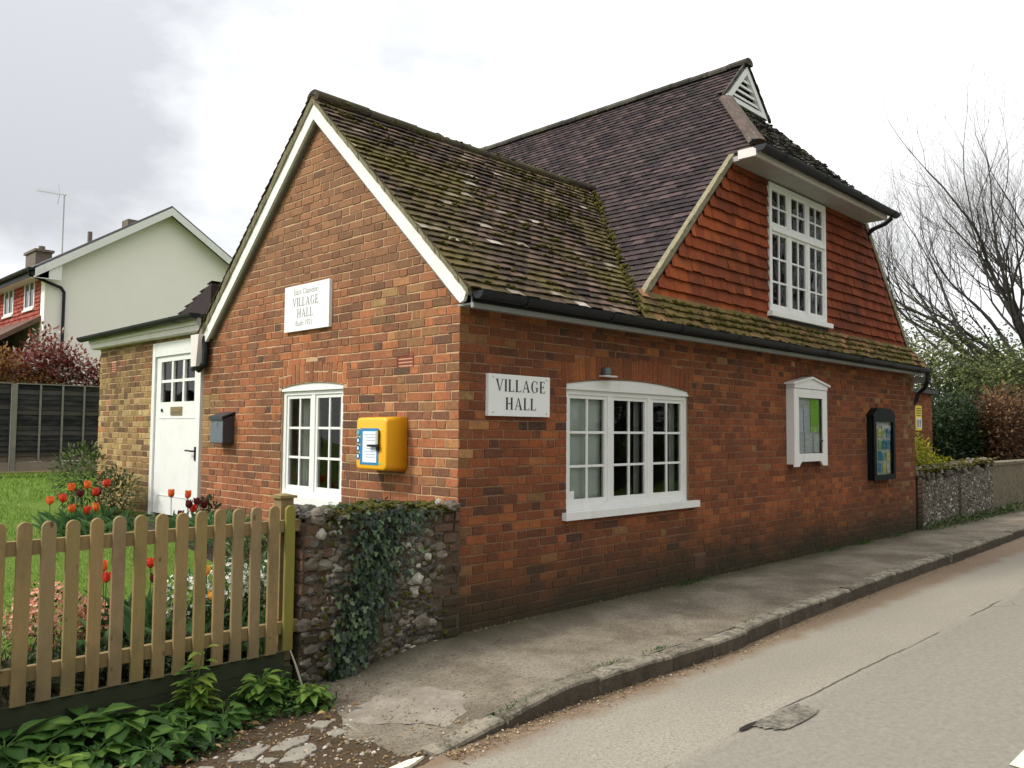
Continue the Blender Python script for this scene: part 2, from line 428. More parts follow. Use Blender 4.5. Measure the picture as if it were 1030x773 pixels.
# partition closing the small hall room and the upper room
mb = MB(); mb.box((4.6, .22, -.1), (4.7, 4.16, 2.5)); mb.prism([(2.6, 2.6), (9.3, 2.6), (5.95, 6.1)], lambda u, v, d: (u, d, v), 3.4, 3.5); mb.build('partition_wall', M['wood_int'], hall)

# ------------------------------------------------------------------ tiled roofs
def tiles(mb, pt, nrm, rows, w=.165, gauge=.10, seed=1, lift=.013, jit=1.0, palf=None, thick=.012, nonflat=.006):
    """pt(u, s): point on plane; nrm: normal; rows: list of (s, [(u0,u1)...])."""
    random.seed(seed); nv = Vector(nrm)
    for k, (s, ivs) in enumerate(rows):
        so = U(-.003, .003) * jit
        for (a, b) in ivs:
            u = math.floor((a - 1) / w) * w + (k % 2) * w * .5
            while u < b:
                x0, x1 = max(u + .0015, a), min(u + w - .0015, b)
                if x1 - x0 > .02:
                    ds = U(-.005, .005) * jit + so; dn = U(-.003, .004) * jit; tw = U(-.004, .004) * jit
                    r = R()
                    if palf: r = palf((x0 + x1) / 2, s, r)
                    h0 = lift + thick + dn + .004
                    xm = (x0 + x1) / 2
                    B = [Vector(pt(x0, s + ds)), Vector(pt(xm, s + ds - .002)), Vector(pt(x1, s + ds + tw))]
                    T = [Vector(pt(x0, s + gauge + .025)), Vector(pt(xm, s + gauge + .025)), Vector(pt(x1, s + gauge + .025))]
                    hs = (h0 - nonflat * .3, h0 + nonflat * .5, h0 - nonflat * .3 + tw)
                    i = mb.pts([B[q] + nv * (hs[q] - thick) for q in range(3)] + [B[q] + nv * hs[q] for q in range(3)] + [T[q] + nv * .006 for q in range(3)])
                    mb.face((i, i + 1, i + 4, i + 3), 0, r * .75); mb.face((i + 1, i + 2, i + 5, i + 4), 0, r * .75)
                    mb.face((i + 3, i + 4, i + 7, i + 6), 0, r); mb.face((i + 4, i + 5, i + 8, i + 7), 0, r)
                    mb.face((i, i + 3, i + 6), 0, r * .7); mb.face((i + 2, i + 8, i + 5), 0, r * .7)
                u += w
def moss_clumps(mb, pt, nrm, region, n, seed=4, r0=.012, r1=.03, m=0):
    random.seed(seed); nv = Vector(nrm); k = 0
    while k < n:
        u, s = U(region[0], region[1]), U(region[2], region[3])
        q = region[4](u, s) if len(region) > 4 else True
        if not q: k += 1; continue
        for _ in range(random.randint(1, 4)):
            uu, ss = u + U(-.08, .08), round(s / .1) * .1 + U(-.012, .02)
            if len(region) > 4 and not region[4](uu, ss): continue
            rr = U(r0, r1)
            mb.ico(Vector(pt(uu, ss)) + nv * .03, rr, m, R(), 0, .3, (1.5, 1, .8))
        k += 1
# small hall street slope : y from -.22 (z 2.60) up to 2.05 (z 4.72)
SL = math.hypot(2.27, 2.12); cy, cz = 2.27 / SL, 2.12 / SL
ps = lambda u, s: (u, -.22 + cy * s, 2.60 + cz * s)
ns = (0, -cz, cy)
def hall_x(z): return 5.95 - (6.62 - z) / 1.04
rows = []
k = 0
while k * .1 < SL - .03:
    s = k * .1; z = 2.60 + cz * s; rows.append((s, [(-.11 + U(-.006, .006), hall_x(z) - .03)])); k += 1
mb = MB()
def sp(u, s, r):
    return r
# gentle sag of the old ridge
tiles(mb, ps, ns, rows, seed=11, jit=1.35)
# far slope (garden side), deck + tiles
pf = lambda u, s: (u, 4.32 - cy * s, 2.60 + cz * s)
tiles(mb, pf, (0, cz, cy), [(s, [(-.11, min(hall_x(2.6 + cz * s), 4.2))]) for s, _ in rows], seed=12, jit=1.2)
# deck under both slopes
t_ = .05
for (p, n_) in ((ps, Vector(ns)), (pf, Vector((0, cz, cy)))):
    A = [Vector(p(-.07, .02)), Vector(p(2.2, .02)), Vector(p(4.15, SL)), Vector(p(-.07, SL))]
    mb.hexa([a - n_ * t_ for a in A] + A, 0, .2)
small_roof = mb.build('lower_roof', M['tile_small'], hall)
mb = MB()
random.seed(21)
for k in range(14):      # half-round ridge tiles along x
    x0 = -.085 + k * .305; x1 = x0 + .3; dz = U(-.006, .006); sag = -.035 * math.sin(math.pi * min(1, x0 / 4.2))
    if x1 > 4.25: x1 = 4.25
    prof = [(math.cos(a) * .105, math.sin(a) * .075) for a in [math.radians(-25 + 230 * j / 10) for j in range(11)]]
    r = R()
    i = mb.pts([(x0, 2.05 + c, 4.715 + s_ + dz + sag) for c, s_ in prof] + [(x1, 2.05 + c * .97, 4.715 + s_ * .97 + dz + sag) for c, s_ in prof])
    for j in range(10): mb.face((i + j, i + 11 + j, i + 12 + j, i + 1 + j), 0, r)
    mb.face([i + j for j in range(11)], 0, .1)
for _ in range(150):
    a = U(.3, 2.6); mb.ico((U(-.1, 4.1), 2.05 + math.cos(a) * .10, 4.69 + math.sin(a) * .075 - .01), U(.012, .03), 0, R(), 0, .35, (1.6, 1, .6))
mb.build('ridge_tiles', M['ridge'], small_roof)
mb = MB()
moss_clumps(mb, ps, ns, (0, 4.0, .05, 3.0, lambda u, s: u < hall_x(2.6 + cz * s) - .05 and 0 < s < SL - .05), 230, 5, .008, .022)
# valley moss / debris
random.seed(8)
for _ in range(160):
    z = U(2.65, 4.6); y = -.22 + (z - 2.6) / .934; x = hall_x(z)
    mb.ico((x + U(-.07, .03), y + U(-.05, .05) - .03, z + .03), U(.012, .032), 0, R(), 0, .35)
o = mb.build('moss', M['moss'], small_roof, kind='stuff')

# main hall left slope: z = 6.62 - 1.04 (5.95 - x); u = y (v), s up
ML = math.hypot(1, 1.04); cx, cmz = 1 / ML, 1.04 / ML
pm = lambda u, s: (2.10 + cx * s, u, 2.616 + cmz * s)
nm = (-cmz, 0, cx)
ROOF_BACK = 9.6
def hip_y(z): return -.36 + (z - 4.70) / 1.06
rows = []
s = 0.0; SM = (5.95 - 2.10) / cx
while s < SM - .03:
    z = 2.616 + cmz * s
    ys_ = -.22 + (z - 2.60) / .934; yf_ = 4.32 - (z - 2.60) / .934
    if z < 4.68: lo = -.06
    elif z < 6.05: lo = hip_y(z) + .03
    else: lo = .80
    iv = [(lo, ys_ + .02), (yf_ - .02, ROOF_BACK)] if z < 4.72 else [(lo, ROOF_BACK)]
    if ys_ + .02 < lo: iv = iv[1:] if z < 4.72 else iv
    rows.append((s, iv)); s += .1
mb = MB(); tiles(mb, pm, nm, rows, seed=31, jit=.75, lift=.008)
nmv = Vector(nm); nr = Vector((cmz, 0, cx))
pr = lambda u, s: (9.80 - cx * s, u, 2.616 + cmz * s)
# decks (inner, slightly below)
for (p, n_) in ((pm, nmv), (pr, nr)):
    prof = [(-.05, .02), (-.05, (4.66 - 2.616) / cmz), (hip_y(4.70) + .04, (4.70 - 2.616) / cmz), (hip_y(6.05), (6.05 - 2.616) / cmz), (.95, SM), (ROOF_BACK, SM), (ROOF_BACK, .02)]
    i = mb.pts([Vector(p(u, s)) for u, s in prof] + [Vector(p(u, s)) - n_ * .06 for u, s in prof]); n = len(prof)
    mb.face([i + k for k in range(n)], 0, .1); mb.face([i + n + k for k in range(n)][::-1], 0, .1)
    for k in range(n): mb.face((i + k, i + (k + 1) % n, i + n + (k + 1) % n, i + n + k), 0, .1)
tiles(mb, pr, tuple(nr), [(s, [(max(-.06, -.06 if 2.616 + cmz * s < 4.68 else (hip_y(2.616 + cmz * s) + .03 if 2.616 + cmz * s < 6.05 else .76)), 3.0)]) for s, _ in rows], seed=32)
main_roof = mb.build('main_roof', M['tile_main'], hall)
mb = MB(); random.seed(22)
for k in range(30):
    y0 = .74 + k * .305; y1 = y0 + .3; dz = U(-.005, .005); r = R() * .7
    prof = [(math.cos(a) * .10, math.sin(a) * .07) for a in [math.radians(-25 + 230 * j / 8) for j in range(9)]]
    i = mb.pts([(5.95 + c, y0, 6.625 + s_ + dz) for c, s_ in prof] + [(5.95 + c * .97, y1, 6.625 + s_ * .97 + dz) for c, s_ in prof])
    for j in range(8): mb.face((i + j, i + 1 + j, i + 10 + j, i + 9 + j), 0, r)
    mb.face([i + j for j in range(9)][::-1], 0, .1)
mb.build('ridge_tiles', M['tile_hip'], main_roof)
# hip slope over the street gable
HL = math.hypot(1, 1.06); hy, hz = 1 / HL, 1.06 / HL
ph = lambda u, s: (u, -.40 + hy * s, 4.665 + hz * s)
nh = (0, -hz, hy)
rows = []; s = 0
while 4.665 + hz * s < 6.03:
    z = 4.665 + hz * s; rows.append((s, [(hall_x(z) + .02, 11.9 - hall_x(z) - .02)])); s += .1
mb = MB(); tiles(mb, ph, nh, rows, seed=41, jit=1.4)
A = [Vector(ph(hall_x(4.67) + .05, 0.01)), Vector(ph(11.9 - hall_x(4.67) - .05, 0.01)), Vector(ph(6.5, 1.36 / hz)), Vector(ph(5.4, 1.36 / hz))]
mb.hexa([a - Vector(nh) * .05 for a in A] + A, 0, .1)
hip = mb.build('hip_roof', M['tile_hip'], hall)
mb = MB(); moss_clumps(mb, ph, nh, (4.3, 7.5, 0, 1.8, lambda u, s: hall_x(4.665 + hz * s) < u < 11.9 - hall_x(4.665 + hz * s)), 160, 6, .012, .03)
mb.build('moss', M['tile_hip'], hip, kind='stuff')
for sg in (1,):       # rounded hip capping
    mb = MB(); random.seed(23)
    a = Vector((5.95 - sg * (5.95 - hall_x(4.76)), -.32, 4.78)); b = Vector((5.95 - sg * (5.95 - hall_x(5.90)), .70, 5.90))
    d = (b - a).normalized(); up = Vector((-sg * .35, -.35, .87)); sd = d.cross(up).normalized(); up = sd.cross(d).normalized()
    prof = [(math.cos(t) * (.10 if sg == 1 else .09), math.sin(t) * (.06 if sg == 1 else .05)) for t in [math.radians(180 * j / 10) for j in range(11)]]
    Ln = (b - a).length; ns_ = 14; idx = []
    for k in range(ns_ + 1):
        p = a + d * (Ln * k / ns_)
        j = U(.96, 1.05)
        idx.append(mb.pts([p + sd * (c * j) + up * (s_ * j) for c, s_ in prof]))
    for k in range(ns_):
        for j in range(10): mb.face((idx[k] + j, idx[k] + j + 1, idx[k + 1] + j + 1, idx[k + 1] + j), 0, R())
    mb.face([idx[0] + j for j in range(11)], 0, .5); mb.face([idx[-1] + j for j in range(11)], 0, .5)
    mb.build('hip_capping', M['hipcap'] if sg == 1 else M['tile_hip'], hip, smooth=True)
# tile-hung gable
def v_lo(z): return hall_x(z) + .0
rows = []; z = 2.86; 
pt = lambda u, s: (u, -.022, s)
while z < 4.63:
    iv = [(v_lo(z + .15) + .0, 11.9 - v_lo(z + .15) - .0)]
    if z > 2.86: iv = sub(iv, 4.905, 6.495)
    rows.append((z, iv)); z += .128
mb = MB(); random.seed(50)
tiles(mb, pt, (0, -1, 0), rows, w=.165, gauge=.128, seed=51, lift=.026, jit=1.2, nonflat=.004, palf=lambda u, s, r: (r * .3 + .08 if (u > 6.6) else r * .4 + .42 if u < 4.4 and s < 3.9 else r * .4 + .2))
mb.prism([(hall_x(2.60) + .05, 2.60), (11.9 - hall_x(2.60) - .05, 2.60), (11.9 - hall_x(2.95) - .05, 2.95), (hall_x(2.95) + .05, 2.95)], lambda u, v, d: (u, d, v), -.01, .15, 0, .2)
mb.prism([(hall_x(2.95) + .05, 2.95), (4.91, 2.95), (4.91, 4.66), (hall_x(4.66) + .05, 4.66)], lambda u, v, d: (u, d, v), -.01, .15, 0, .2)
mb.prism([(6.48, 2.95), (11.9 - hall_x(2.95) - .05, 2.95), (11.9 - hall_x(4.66) - .05, 4.66), (6.48, 4.66)], lambda u, v, d: (u, d, v), -.01, .15, 0, .2)
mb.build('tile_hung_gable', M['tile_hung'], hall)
# mossy skirt roof above the eaves
KL = math.hypot(.21, .33); pk = lambda u, s: (u, -.22 + .19 / .38 * s, 2.60 + .33 / .38 * s)
nk = Vector((0, -.33, .19)).normalized()
mb = MB(); tiles(mb, pk, tuple(nk), [(q * .09, [(2.12 + .05 * q, 9.80 - .05 * q)]) for q in range(4)], gauge=.09, seed=61, jit=1.6)
A = [Vector(pk(2.12, .01)), Vector(pk(9.78, .01)), Vector(pk(9.6, .36)), Vector(pk(2.3, .36))]
mb.hexa([a - nk * .04 for a in A] + A, 0, .1)
sk = mb.build('skirt_roof', M['tile_skirt'], hall)
mb = MB(); moss_clumps(mb, lambda u, s: pk(u, s * .9), nk, (2.4, 9.6, 0, .36, lambda u, s: -.02 < s < .38), 260, 7, .01, .022)
mb.build('moss', M['moss'], sk, kind='stuff')
# verge mortar strips of hung gable (left, right)
for sg in (1, -1):
    mb = MB(); random.seed(70 + sg)
    n = 26
    for k in range(n):
        z0 = 2.80 + 1.88 * k / n; z1 = 2.80 + 1.88 * (k + 1) / n
        def q(z, du, d, dn): return (5.95 - sg * (5.95 - hall_x(z) - du), d, z + dn)
        j = U(-.006, .006); w = .045 + j
        P = [q(z0, -.01, -.065 + j, 0.03), q(z0, w, -.06, -.01), q(z0, w, .0, -.01), q(z0, -.01, .0, .03), q(z1, -.01, -.065 + j, .03), q(z1, w, -.06, -.01), q(z1, w, .0, -.01), q(z1, -.01, .0, .03)]
        mb.hexa(P, 0, R())
    mb.build('verge_mortar', M['verge'], hall)
# --- gablet with louvre vent
def gfn(u, v, d): return (u, d, v)
gz0, gz1, ghw = 5.99, 6.59, .58
mb = MB()
mb.prism([(5.95 - ghw, gz0), (5.95 + ghw, gz0), (5.95, gz1)], gfn, .90, .92)
mb.build('vent_backing', M['dark'], hall)
lv = MB()
for sg in (1, -1):
    lv.prism([(5.95 - sg * ghw, gz0), (5.95 - sg * (ghw - .11), gz0), (5.95, gz1 - .115), (5.95, gz1)][::sg], gfn, .775, .84)
lv.prism([(5.95 - ghw + .06, gz0), (5.95 + ghw - .06, gz0), (5.95 + ghw - .12, gz0 + .06), (5.95 - ghw + .12, gz0 + .06)], gfn, .772, .838)
for k in range(4):
    z = gz0 + .115 + k * .088; w = (gz1 - .12 - z) / (gz1 - gz0) * ghw + .01
    if w > .03: lv.hexa([(5.95 - w, .79, z - .012), (5.95 + w, .79, z - .012), (5.95 + w, .85, z + .02), (5.95 - w, .85, z + .02), (5.95 - w, .79, z + .02), (5.95 + w, .79, z + .02), (5.95 + w, .85, z + .045), (5.95 - w, .85, z + .045)])
lv.build('louvre_vent', M['white'], hall)
for sg in (1, -1):
    mb = MB(); random.seed(90)
    n = 10
    for k in range(n):
        a, b = k / n, (k + 1) / n
        def q(t, w, d): return (5.95 - sg * (.65 * (1 - t)) , d, 5.965 + .675 * t + w)
        j = U(-.008, .008)
        P = [q(a, -.0, .765 + j), q(a, -.0, .80), q(a, .045, .80), q(a, .045, .765 + j), q(b, -.0, .765 + j), q(b, -.0, .80), q(b, .045, .80), q(b, .045, .765 + j)]
        mb.hexa(P, 0, R())
    mb.build('verge_mortar', M['tile_hip'], hall)
# --- soffit box under the hip eave
mb = MB(); mb.box((4.04, -.35, 4.60), (7.78, -.028, 4.655)); mb.build('upper_soffit', M['soffit'], hall)
mb = MB(); mb.prism([(-.38, 4.60), (-.16, 4.60), (-.16, 4.70), (-.34, 4.70), (-.38, 4.67)], lambda u, v, d: (d, u, v), 4.0, 4.038)
mb.prism([(-.38, 4.60), (-.03, 4.60), (-.03, 4.75), (-.30, 4.75), (-.38, 4.68)], lambda u, v, d: (d, u, v), 7.782, 7.82)
mb.box((4.04, -.38, 4.60), (7.78, -.352, 4.69)); mb.build('upper_fascia', M['white2'], hall)
def gutter(mb, a, b, rad=.058, drop=0.0):
    a, b = Vector(a), Vector(b); d = (b - a).normalized(); up = Vector((0, 0, 1)); sd = d.cross(up).normalized()
    prof = [(math.cos(t) * rad, -math.sin(t) * rad) for t in [math.radians(180 * j / 8) for j in range(9)]] 
    inn = [(x * .88, y * .88) for x, y in prof[::-1]]
    pr_ = prof + inn; n = len(pr_)
    i = mb.pts([a + sd * x + up * y for x, y in pr_] + [b + sd * x + up * y for x, y in pr_])
    for k in range(n): mb.face((i + k, i + (k + 1) % n, i + n + (k + 1) % n, i + n + k))
    mb.face([i + k for k in range(9)]); mb.face([i + n + k for k in range(9)][::-1])
    Lg = (b - a).length; k = .5
    while k < Lg:          # union brackets
        c = a + d * k
        j = mb.pts([c + sd * (x * 1.12) + up * (y * 1.12) for x, y in prof] + [c + d * .05 + sd * (x * 1.12) + up * (y * 1.12) for x, y in prof])
        for q in range(8): mb.face((j + q, j + q + 1, j + 10 + q, j + 9 + q))
        k += 1.1
mb = MB(); gutter(mb, (3.98, -.445, 4.70), (7.98, -.445, 4.70), .066)
mb.tube([(7.93, -.40, 4.64), (7.95, -.30, 4.58), (7.96, -.12, 4.53), (8.0, .05, 4.40)], .034, 8)
mb.tube([(3.98, -.36, 4.76), (4.02, -.33, 4.80), (4.12, -.28, 4.82), (4.2, -.3, 4.78)], .022, 6)
mb.build('upper_gutter', M['black'], hall)
# street gutter and fascia
mb = MB(); gutter(mb, (-.06, -.262, 2.592), (9.80, -.262, 2.575), .060)
mb.box((-.05, -.20, 2.515), (9.78, -.185, 2.60))
mb.build('street_gutter', M['black'], hall)
mb = MB(); mb.box((-.03, -.182, 2.478), (9.78, -.155, 2.596)); mb.box((-.03, -.155, 2.50), (9.78, -.003, 2.515)); mb.build('street_fascia', M['grey_fascia'], hall)
mb = MB(); mb.tube([(9.74, -.262, 2.54), (9.74, -.262, 2.40), (9.82, -.20, 2.30), (9.93, -.05, 2.20), (9.93, -.02, 2.1), (9.93, .1, 1.9), (9.93, .1, 0)], .036, 8); mb.build('downpipe', M['black'], hall)
mb = MB(); mb.box((9.83, -.24, 2.36), (9.86, .6, 2.47)); mb.build('return_fascia', M['grey_fascia'], hall)
# bargeboards and verge of small gable
def barge(side):
    mb = MB(); e = 1 if side > 0 else -1
    def q(dy, z, d): return (d, 2.05 + e * dy, z)
    mb.prism([(0, 4.655), (0, 4.505), (2.09, 2.55), (2.13, 2.515), (2.17, 2.53), (2.20, 2.60)][::(1 if e < 0 else -1)], lambda u, v, d: q(u, v, d), -.075, -.045)
    o = mb.build('bargeboard', M['white'], hall)
    return o
for e in (-1, 1): barge(e)
mb = MB()
for e in (-1, 1):
    mb.prism([(0, 4.52), (0, 4.47), (2.06, 2.54), (2.09, 2.56)], lambda u, v, d: (d, 2.05 + e * u, v), -.044, -.002)
mb.build('barge_soffit', M['greybrown'], hall)
mb = MB(); random.seed(95)
for e in (-1, 1):
    n = 40
    for k in range(n):
        a, b = 2.24 * k / n, 2.24 * (k + 1) / n; j = U(-.007, .007); zz = lambda u: 4.705 - u * .9345
        mb.hexa([(-.088 + j, 2.05 + e * a, zz(a) - .05), (-.088 + j, 2.05 + e * b, zz(b) - .05), (-.05, 2.05 + e * b, zz(b) - .05), (-.05, 2.05 + e * a, zz(a) - .05), (-.10 + j, 2.05 + e * a, zz(a) + .014), (-.10 + j, 2.05 + e * b, zz(b) + .004), (-.05, 2.05 + e * b, zz(b) + .004), (-.05, 2.05 + e * a, zz(a) + .014)], 0, R())
mb.build('verge_mortar', M['verge'], hall)

# ------------------------------------------------------------------ air bricks
def airbrick(fn, u0, u1, z0, z1, n, m):
    mb = MB(); mb.prism([(u0, z0), (u1, z0), (u1, z1), (u0, z1)], fn, .03, .04, 1)
    h = (z1 - z0) / (2 * n + 1)
    for k in range(n + 1): mb.prism([(u0, z0 + 2 * k * h), (u1, z0 + 2 * k * h), (u1, z0 + (2 * k + 1) * h), (u0, z0 + (2 * k + 1) * h)], fn, .001, .03)
    for u in (u0, u1 - .012): mb.prism([(u, z0), (u + .012, z0), (u + .012, z1), (u, z1)], fn, -.001, .029)
    mb.build('air_brick', [m, M['dark']], hall)
M['terra'] = simple('terracotta', (.22, .04, .03), .8)
M['terra2'] = simple('dark_terracotta', (.1, .05, .03), .9)
airbrick(Gfn, .565, .785, 2.055, 2.185, 4, M['terra']); airbrick(Sfn, 3.33, 3.55, .105, .245, 4, M['terra2']); airbrick(lambda u, z, d: (d + .004, u, z), 7.02, 7.22, 2.29, 2.43, 4, M['terra'])

# ------------------------------------------------------------------ windows
def window(fn, u0, u1, z0, z1, arch, bays, rows, frame=.05, gap=.05, sill=None, dep=.05, transom=None, headz=None, flip=False, name='window', bar=.022, extra_top=0):
    """u0..u1, z0..z1 rectangular glazing frame; arch: function for head board top (or None)."""
    mb = MB(); gl = MB()
    def bx(a, b, c, d, e, f, m=0): mb.prism([(a, c), (b, c), (b, d), (a, d)], fn, e, f, m)
    D0, D1 = dep, dep + .06
    bx(u0, u0 + frame, z0, z1, D0, D1); bx(u1 - frame, u1, z0, z1, D0, D1)
    bx(u0 + frame, u1 - frame, z0, z0 + frame, D0, D1); bx(u0 + frame, u1 - frame, z1 - frame, z1, D0, D1)
    W = (u1 - u0 - 2 * frame - gap * (bays - 1)) / bays
    zb, zt = z0 + frame, z1 - frame
    segs = [(zb, zt, rows)] if transom is None else [(zb, transom - .03, rows), (transom + .03, zt, 2)]
    if transom is not None: bx(u0 + frame, u1 - frame, transom - .03, transom + .03, D0 - .012, D1)
    for k in range(bays):
        a = u0 + frame + k * (W + gap); b = a + W
        if k < bays - 1: bx(b, b + gap, zb, zt, D0 + .002, D1 - .002)
        for (sa, sb, nr_) in segs:
            st = .035   # sash stile
            e0, e1 = D0 + .012, D1 - .012
            bx(a, a + st, sa, sb, e0, e1); bx(b - st, b, sa, sb, e0, e1); bx(a + st, b - st, sa, sa + st + .012, e0, e1); bx(a + st, b - st, sb - st, sb, e0, e1)
            bx((a + b) / 2 - bar / 2, (a + b) / 2 + bar / 2, sa + st, sb - st, e0 + .005, e1 - .005)
            for q in range(1, nr_):
                z = sa + st + (sb - sa - 2 * st) * q / nr_
                bx(a + st, b - st, z - bar / 2, z + bar / 2, e0 + .0065, e1 - .0035)
            # glass, one slightly tilted sheet per pane
            for cc in range(2):
                for q in range(nr_):
                    za = sa + st + (sb - sa - 2 * st) * q / nr_; zb2 = sa + st + (sb - sa - 2 * st) * (q + 1) / nr_
                    ua = a + st if cc == 0 else (a + b) / 2; ub = (a + b) / 2 if cc == 0 else b - st
                    dd = (D0 + D1) / 2; j = [U(-.0012, .0012) for _ in range(4)]
                    gl.poly([fn(ua, za, dd + j[0]), fn(ub, za, dd + j[1]), fn(ub, zb2, dd + j[2]), fn(ua, zb2, dd + j[3])][::(-1 if flip else 1)])
    if arch:
        n = 12; us = [u0 + (u1 - u0) * k / n for k in range(n + 1)]
        for k in range(n):
            mb.prism([(us[k], z1 + .001), (us[k + 1], z1 + .001), (us[k + 1], arch(us[k + 1]) - .004), (us[k], arch(us[k]) - .004)], fn, D0 - .012, D1)
        mb.prism([(u0, z1 - .012), (u1, z1 - .012), (u1, z1 + .01), (u0, z1 + .01)], fn, D0 - .024, D0 - .013)
    fr = mb.build('window', M['white'], hall); fr.name = name
    gl.build('glass', M['glass'], fr)
    if sill:
        s0, s1, h, out = sill; sm = MB()
        i0 = z0 - h
        sm.prism([(s0, i0), (s1, i0), (s1, z0 - .001), (s0, z0 - .001)], fn, -out, D0 + .02)
        sm.build('sill', M['white'], fr)
    return fr
random.seed(100)
M['curtain'] = simple('curtain_cloth', (.62, .64, .6), .9, var=.1)
M['blind'] = simple('pale_screen', (.62, .68, .63), .7, var=.2, sc=2)
w1 = window(Sfn, 1.272, 3.228, .835, 1.93, s_arch, 3, 3, frame=.055, gap=.07, sill=(1.215, 3.36, .068, .05), dep=.03)
mb = MB()    # pale screen standing behind the first casement
mb.prism([(1.30, .86), (1.90, .86), (1.90, 1.86), (1.30, 1.86)], Sfn, .12, .13); mb.build('screen', M['blind'], w1)
def curtain(fn, u0, u1, z0, z1, d, parent, n=5):
    mb = MB(); m_ = n * 6
    P = []
    for k in range(m_ + 1):
        u = u0 + (u1 - u0) * k / m_; dd = d + .022 * math.sin(2 * math.pi * k / 6 + 1)
        P.append((u, dd))
    i = mb.pts([fn(u, z0, dd) for u, dd in P] + [fn(u, z1, dd) for u, dd in P])
    for k in range(m_): mb.face((i + k, i + k + 1, i + m_ + 2 + k, i + m_ + 1 + k))
    mb.build('curtain', M['curtain'], parent, smooth=True)
curtain(Sfn, 3.12, 3.19, .86, 1.86, .16, w1, 1); curtain(Sfn, 2.50, 2.57, .86, 1.86, .16, w1, 1)
mb = MB(); mb.tube([(1.40, .085, .895), (1.40, .085, .90), (1.40, .085, 1.01)], [.04, .046, .05], 16); o = base_at(mb.build('mug', M['white']), (1.40, .085, .895)); tag(o, 'small white pot on the sill inside the big street window', 'pot')
w2 = window(Gfn, 1.575, 2.645, .90, 1.925, g_arch, 2, 3, frame=.05, gap=.06, sill=(1.55, 2.67, .07, .035), dep=.03, flip=True)
curtain(Gfn, 2.40, 2.66, .86, 1.9, .2, w2, 4); curtain(Gfn, 1.78, 2.0, .86, 1.9, .26, w2, 3)
w3 = window(Sfn, 4.91, 6.48, 3.0, 4.575, None, 3, 3, frame=.05, gap=.06, sill=(4.86, 6.56, .06, .12), dep=-.068, transom=4.02)
mb = MB(); mb.prism([(4.92, 2.87), (6.47, 2.87), (6.47, 2.935), (4.92, 2.935)], Sfn, -.06, .1); mb.prism([(4.88, 2.925), (6.54, 2.925), (6.54, 2.94), (4.88, 2.94)], Sfn, -.07, -.051)
mb.build('lead_apron', M['black'], w3)

# ------------------------------------------------------------------ door
dfn = lambda u, z, d: (d, u, z)
mb = MB()
def bx(a, b, c, d, e, f, m=0): mb.prism([(a, c), (b, c), (b, d), (a, d)], dfn, e, f, m)
bx(4.42, 4.48, .44, 2.60, -.01, .07); bx(5.70, 5.78, .44, 2.60, -.01, .07); bx(4.48, 5.70, 2.43, 2.60, -.008, .07)
fr = mb.build('door_frame', M['white'], hall)
mb = MB()
gy0, gy1, gz0_, gz1_ = 4.62, 5.56, 1.86, 2.36
bx(4.483, 5.697, .50, gz0_, .015, .06); bx(4.483, gy0, gz0_, 2.427, .015, .06); bx(gy1, 5.697, gz0_, 2.427, .015, .06); bx(gy0, gy1, gz1_, 2.427, .015, .06)
for k in (1, 2):
    y = gy0 + (gy1 - gy0) * k / 3; bx(y - .025, y + .025, gz0_, gz1_, .02, .055)
bx(gy0, gy1, 2.10, 2.135, .0215, .0535)
for (a, b, c, d) in ((4.60, 5.58, .72, .735), (4.60, 5.58, 1.66, 1.672)): bx(a, b, c, d, .009, .0145)
door = mb.build('door', M['white'], hall)
mb = MB(); mb.poly([(.045, gy0, gz0_), (.045, gy0, gz1_), (.045, gy1, gz1_), (.045, gy1, gz0_)]); mb.build('pane', M['glass'], door)
M['brass'] = simple('aged_brass', (.35, .28, .14), .4, .5, .7)
mb = MB(); bx(4.93, 5.24, 1.70, 1.80, .003, .0145); bx(4.97, 5.20, 1.73, 1.77, -.003, .0025); mb.build('letter_plate', M['brass'], door)
mb = MB(); bx(4.53, 4.57, 1.17, 1.33, .005, .0145); mb.tube([(-.0, 4.55, 1.28), (-.045, 4.55, 1.28), (-.05, 4.60, 1.285), (-.05, 4.68, 1.285)], .01, 8); mb.build('handle', M['black'], door)
mb = MB(); mb.tube([(.016, 5.50, 1.76), (.004, 5.50, 1.76)], .022, 10); mb.build('keyhole', M['black'], door)
mb = MB(); mb.box((.1, 4.42, .3), (2.9, 5.78, .46)); mb.build('door_step', M['wood_int'], hall)
# annex eaves
mb = MB(); mb.box((-.10, 4.31, 2.655), (-.075, 7.74, 2.79)); mb.box((-.075, 4.31, 2.645), (.2, 7.74, 2.655)); mb.box((-.125, 4.31, 2.72), (-.101, 7.74, 2.80)); mb.build('annex_fascia', M['white2'], hall)
mb = MB(); gutter(mb, (-.19, 4.22, 2.83), (-.19, 7.86, 2.81), .062); mb.build('annex_gutter', M['black'], hall)
mb = MB(); mb.hexa([(-.12, 4.34, 2.80), (3.1, 4.34, 2.86), (3.1, 7.8, 2.86), (-.12, 7.8, 2.80), (-.15, 4.34, 2.84), (3.1, 4.34, 2.95), (3.1, 7.8, 2.95), (-.15, 7.8, 2.84)])
mb.build('annex_flat_roof', simple('roof_felt', (.06, .06, .06), .9), hall)
mb = MB(); pw = lambda u, s: (u, 5.15 - .94 * s, 2.86 + .34 * s)
tiles(mb, pw, (0, .34, .94), [(k * .1, [(-.02, 3.0)]) for k in range(10)], seed=71)
mb.hexa([(-.02, 5.15, 2.85), (3, 5.15, 2.85), (3, 4.2, 2.85), (-.02, 4.2, 2.85), (-.02, 5.15, 2.86), (3, 5.15, 2.86), (3, 4.2, 3.19), (-.02, 4.2, 3.19)])
mb.build('catslide_roof', M['tile_main'], hall)
